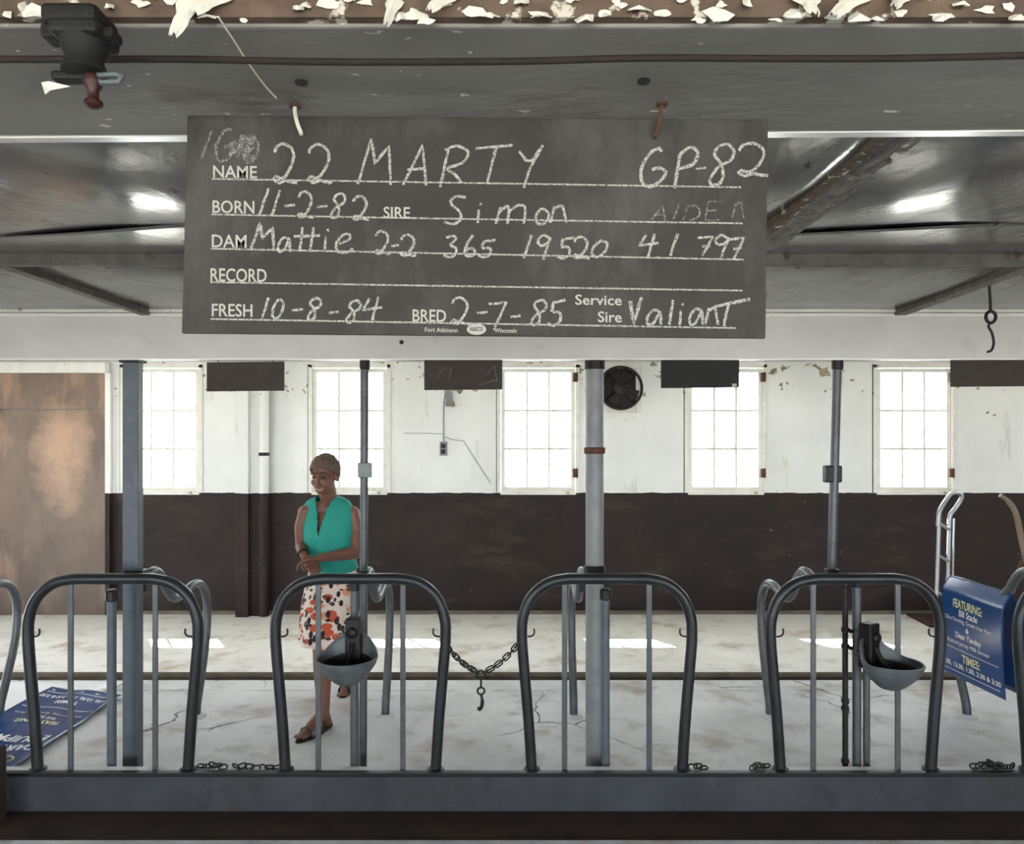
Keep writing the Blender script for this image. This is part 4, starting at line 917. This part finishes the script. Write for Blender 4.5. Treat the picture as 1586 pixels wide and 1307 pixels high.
body.chain([anB, anB.lerp(toeB, .6), toeB], [.034, .031, .022]); body.capsule(anB, anB+Vector((.012, .045, -.03)), .034, .028)
for k in range(5): body.capsule(toeB+Vector(((k-2)*.015, 0, 0)), toeB+Vector(((k-2)*.016, -.035, -.002)), .010, .008, 8)
tmp = body.build('tmp_body', 'skin', ps)
rm = tmp.modifiers.new('r', 'REMESH'); rm.mode = 'VOXEL'; rm.voxel_size = .0048
smm = tmp.modifiers.new('s', 'SMOOTH'); smm.iterations = 4; smm.factor = .5
dg = bpy.context.evaluated_depsgraph_get(); me = bpy.data.meshes.new_from_object(tmp.evaluated_get(dg)); me.name = 'body'
me.polygons.foreach_set('use_smooth', [True]*len(me.polygons)); me.materials.clear(); me.materials.append(M['skin'])
bpy.data.objects.remove(tmp)
bo = bpy.data.objects.new('body', me); COL.objects.link(bo); bo.parent = ps; ORG[bo.name] = ORG[ps.name]
# face details and hair
for s in (-1, 1):
    MB().ell(H(s*.030, -.083, .006), (.012, .008, .0055), HR3, 12, 8).build('eye', 'eye', bo, smooth=True)
    MB().tube([H(s*.014, -.097, .030), H(s*.032, -.094, .035), H(s*.050, -.078, .029)], .0040, 6).build('eyebrow', 'hair', bo)
MB().tube(cr([H(-.026, -.080, -.061), H(-.012, -.091, -.067), H(.012, -.091, -.067), H(.026, -.080, -.061)], 4), .0045, 8).build('teeth', 'teeth', bo, smooth=True)
MB().tube(cr([H(-.027, -.080, -.068), H(-.012, -.090, -.077), H(.012, -.090, -.077), H(.027, -.080, -.068)], 4), .0045, 8).build('lips', 'lip', bo, smooth=True)
hm = MB()
def hair(u, v):
    a = 2*PI*u; q = PI*.66*v; dx, dy, dz = math.sin(q)*math.cos(a), math.sin(q)*math.sin(a), math.cos(q)
    front_ = max(0, -dy); q2 = PI*(.66-.33*front_**.6)*v
    dx, dy, dz = math.sin(q2)*math.cos(a), math.sin(q2)*math.sin(a), math.cos(q2)
    k = 1.0+.05*mnoise.noise(Vector((dx, dy, dz))*7)+.03*mnoise.noise(Vector((dx, dy, dz))*18)
    return H(dx*.083*k, .012+dy*.099*k, .024+dz*.098*k)
hm.grid(hair, 48, 20); hm.build('hair', 'hair', ps, smooth=True, solid=.012)
# blouse: loft around the torso with an open V neck
rings = [(769, 508, .070, .058, .02), (772, 508, .100, .070, .02), (777, 508, .130, .082, .02), (785, 508, .150, .094, .02), (798, 508, .157, .104, .015), (815, 507, .158, .114, .01), (832, 507, .152, .117, .01), (848, 509, .146, .115, .015), (862, 512, .145, .112, .025), (874, 515, .150, .114, .035), (882, 516, .156, .117, .04)]
bt = MB(); NS, sub = 144, 8; allr = []
for i in range(len(rings)-1):
    for k in range(sub):
        t = k/sub; allr.append([a+(b-a)*t for a, b in zip(rings[i], rings[i+1])])
allr.append(list(rings[-1])); keepv = []
for ri, (py, pxc, rx, ry, dd) in enumerate(allr):
    c = Q(pxc, py, dd); fold = ri/len(allr)
    for k in range(NS):
        a = 2*PI*k/NS; w = 1+.018*math.sin(5*a+4*fold)*fold+.012*math.sin(9*a-6*fold)*fold
        keepv.append(c+Vector((rx*w*math.cos(a), ry*w*math.sin(a), .012*math.sin(a*2+1)*fold)))
fs = []
VT = 42
for i in range(len(allr)-1):
    for k in range(NS):
        a = 2*PI*(k+.5)/NS; row = i
        inv = False
        if math.sin(a) < 0 and row < 45:             # the V opening at the front, to the person's right
            half = .064*(1-row/45)+.001
            x = allr[i][2]*math.cos(a)
            if abs(x+.022*(row/45)+.004) < half: inv = True
        if not inv: fs.append((i*NS+k, i*NS+(k+1) % NS, (i+1)*NS+(k+1) % NS, (i+1)*NS+k))
bt.add(keepv, fs); bt.build('blouse', 'teal', ps, smooth=True, solid=.006)
# skirt
sk = MB(); SR = [(876, 515, .138, .105, .04), (888, 515, .146, .112, .045), (905, 514, .158, .124, .05), (930, 511, .166, .150, .02), (960, 508, .164, .180, -.015), (988, 506, .158, .205, -.035), (996, 506, .160, .212, -.04)]
srs = []
for i in range(len(SR)-1):
    for k in range(6): t = k/6; srs.append([a+(b-a)*t for a, b in zip(SR[i], SR[i+1])])
srs.append(list(SR[-1])); vs = []
for ri, (py, pxc, rx, ry, dd) in enumerate(srs):
    c = Q(pxc, py, dd); f = ri/len(srs)
    for k in range(72):
        a = 2*PI*k/72; w = 1+.05*f*math.sin(6*a+1)+.025*f*math.sin(11*a)
        vs.append(c+Vector((rx*w*math.cos(a), ry*w*math.sin(a), -.02*f*f*math.sin(a+.6)+.01*f*math.cos(a)*-1)))
sk.add(vs, [(i*72+k, i*72+(k+1) % 72, (i+1)*72+(k+1) % 72, (i+1)*72+k) for i in range(len(srs)-1) for k in range(72)])
sk.build('skirt', 'skirt', ps, smooth=True, solid=.005)
# sandals and wrist watch
def sandal(heel, toe, lift):
    r = Vector(toe-heel); L = r.length; r.normalize(); s = Vector((-r.y, r.x, 0)).normalized(); up = r.cross(s)
    if up.z < 0: up = -up
    m = MB(); n = 16; out = []
    for k in range(n):
        q = 2*PI*k/n; out.append(heel.lerp(toe, .5)+r*math.cos(q)*(L/2+.05)+s*math.sin(q)*(.044 if math.cos(q) > 0 else .034))
    m.add([p-up*(lift+.016) for p in out]+[p-up*lift for p in out], [tuple(range(n-1, -1, -1)), tuple(range(n, 2*n))]+[(k, (k+1) % n, n+(k+1) % n, n+k) for k in range(n)])
    o = m.build('sandal', 'sandal', ps)
    for f in (.55, .85):
        c = heel.lerp(toe, f); MB().tube(cr([c+s*.042-up*lift, c+s*.03+up*(.022+.02*(1-f)), c+up*(.036+.02*(1-f)), c-s*.03+up*(.022+.02*(1-f)), c-s*.042-up*lift], 4), .007, 6).build('strap', 'sandal', o, smooth=True)
hA = heelA.copy(); hA.z = .03; tA = toeA.copy(); tA.z = .022
sandal(hA, tA, .011)
sandal(anB+Vector((.01, .05, -.07)), toeB+Vector((0, 0, -.002)), .006)
wd = (wrL-elL).normalized(); wp = wrL-wd*.035; u_, w_ = frame_of(wd)
MB().tube([wp+(u_*math.cos(2*PI*k/20)+w_*math.sin(2*PI*k/20))*.029 for k in range(20)], .006, 6, True).build('watch', 'cap', ps, smooth=True)
bpy.context.view_layer.update()
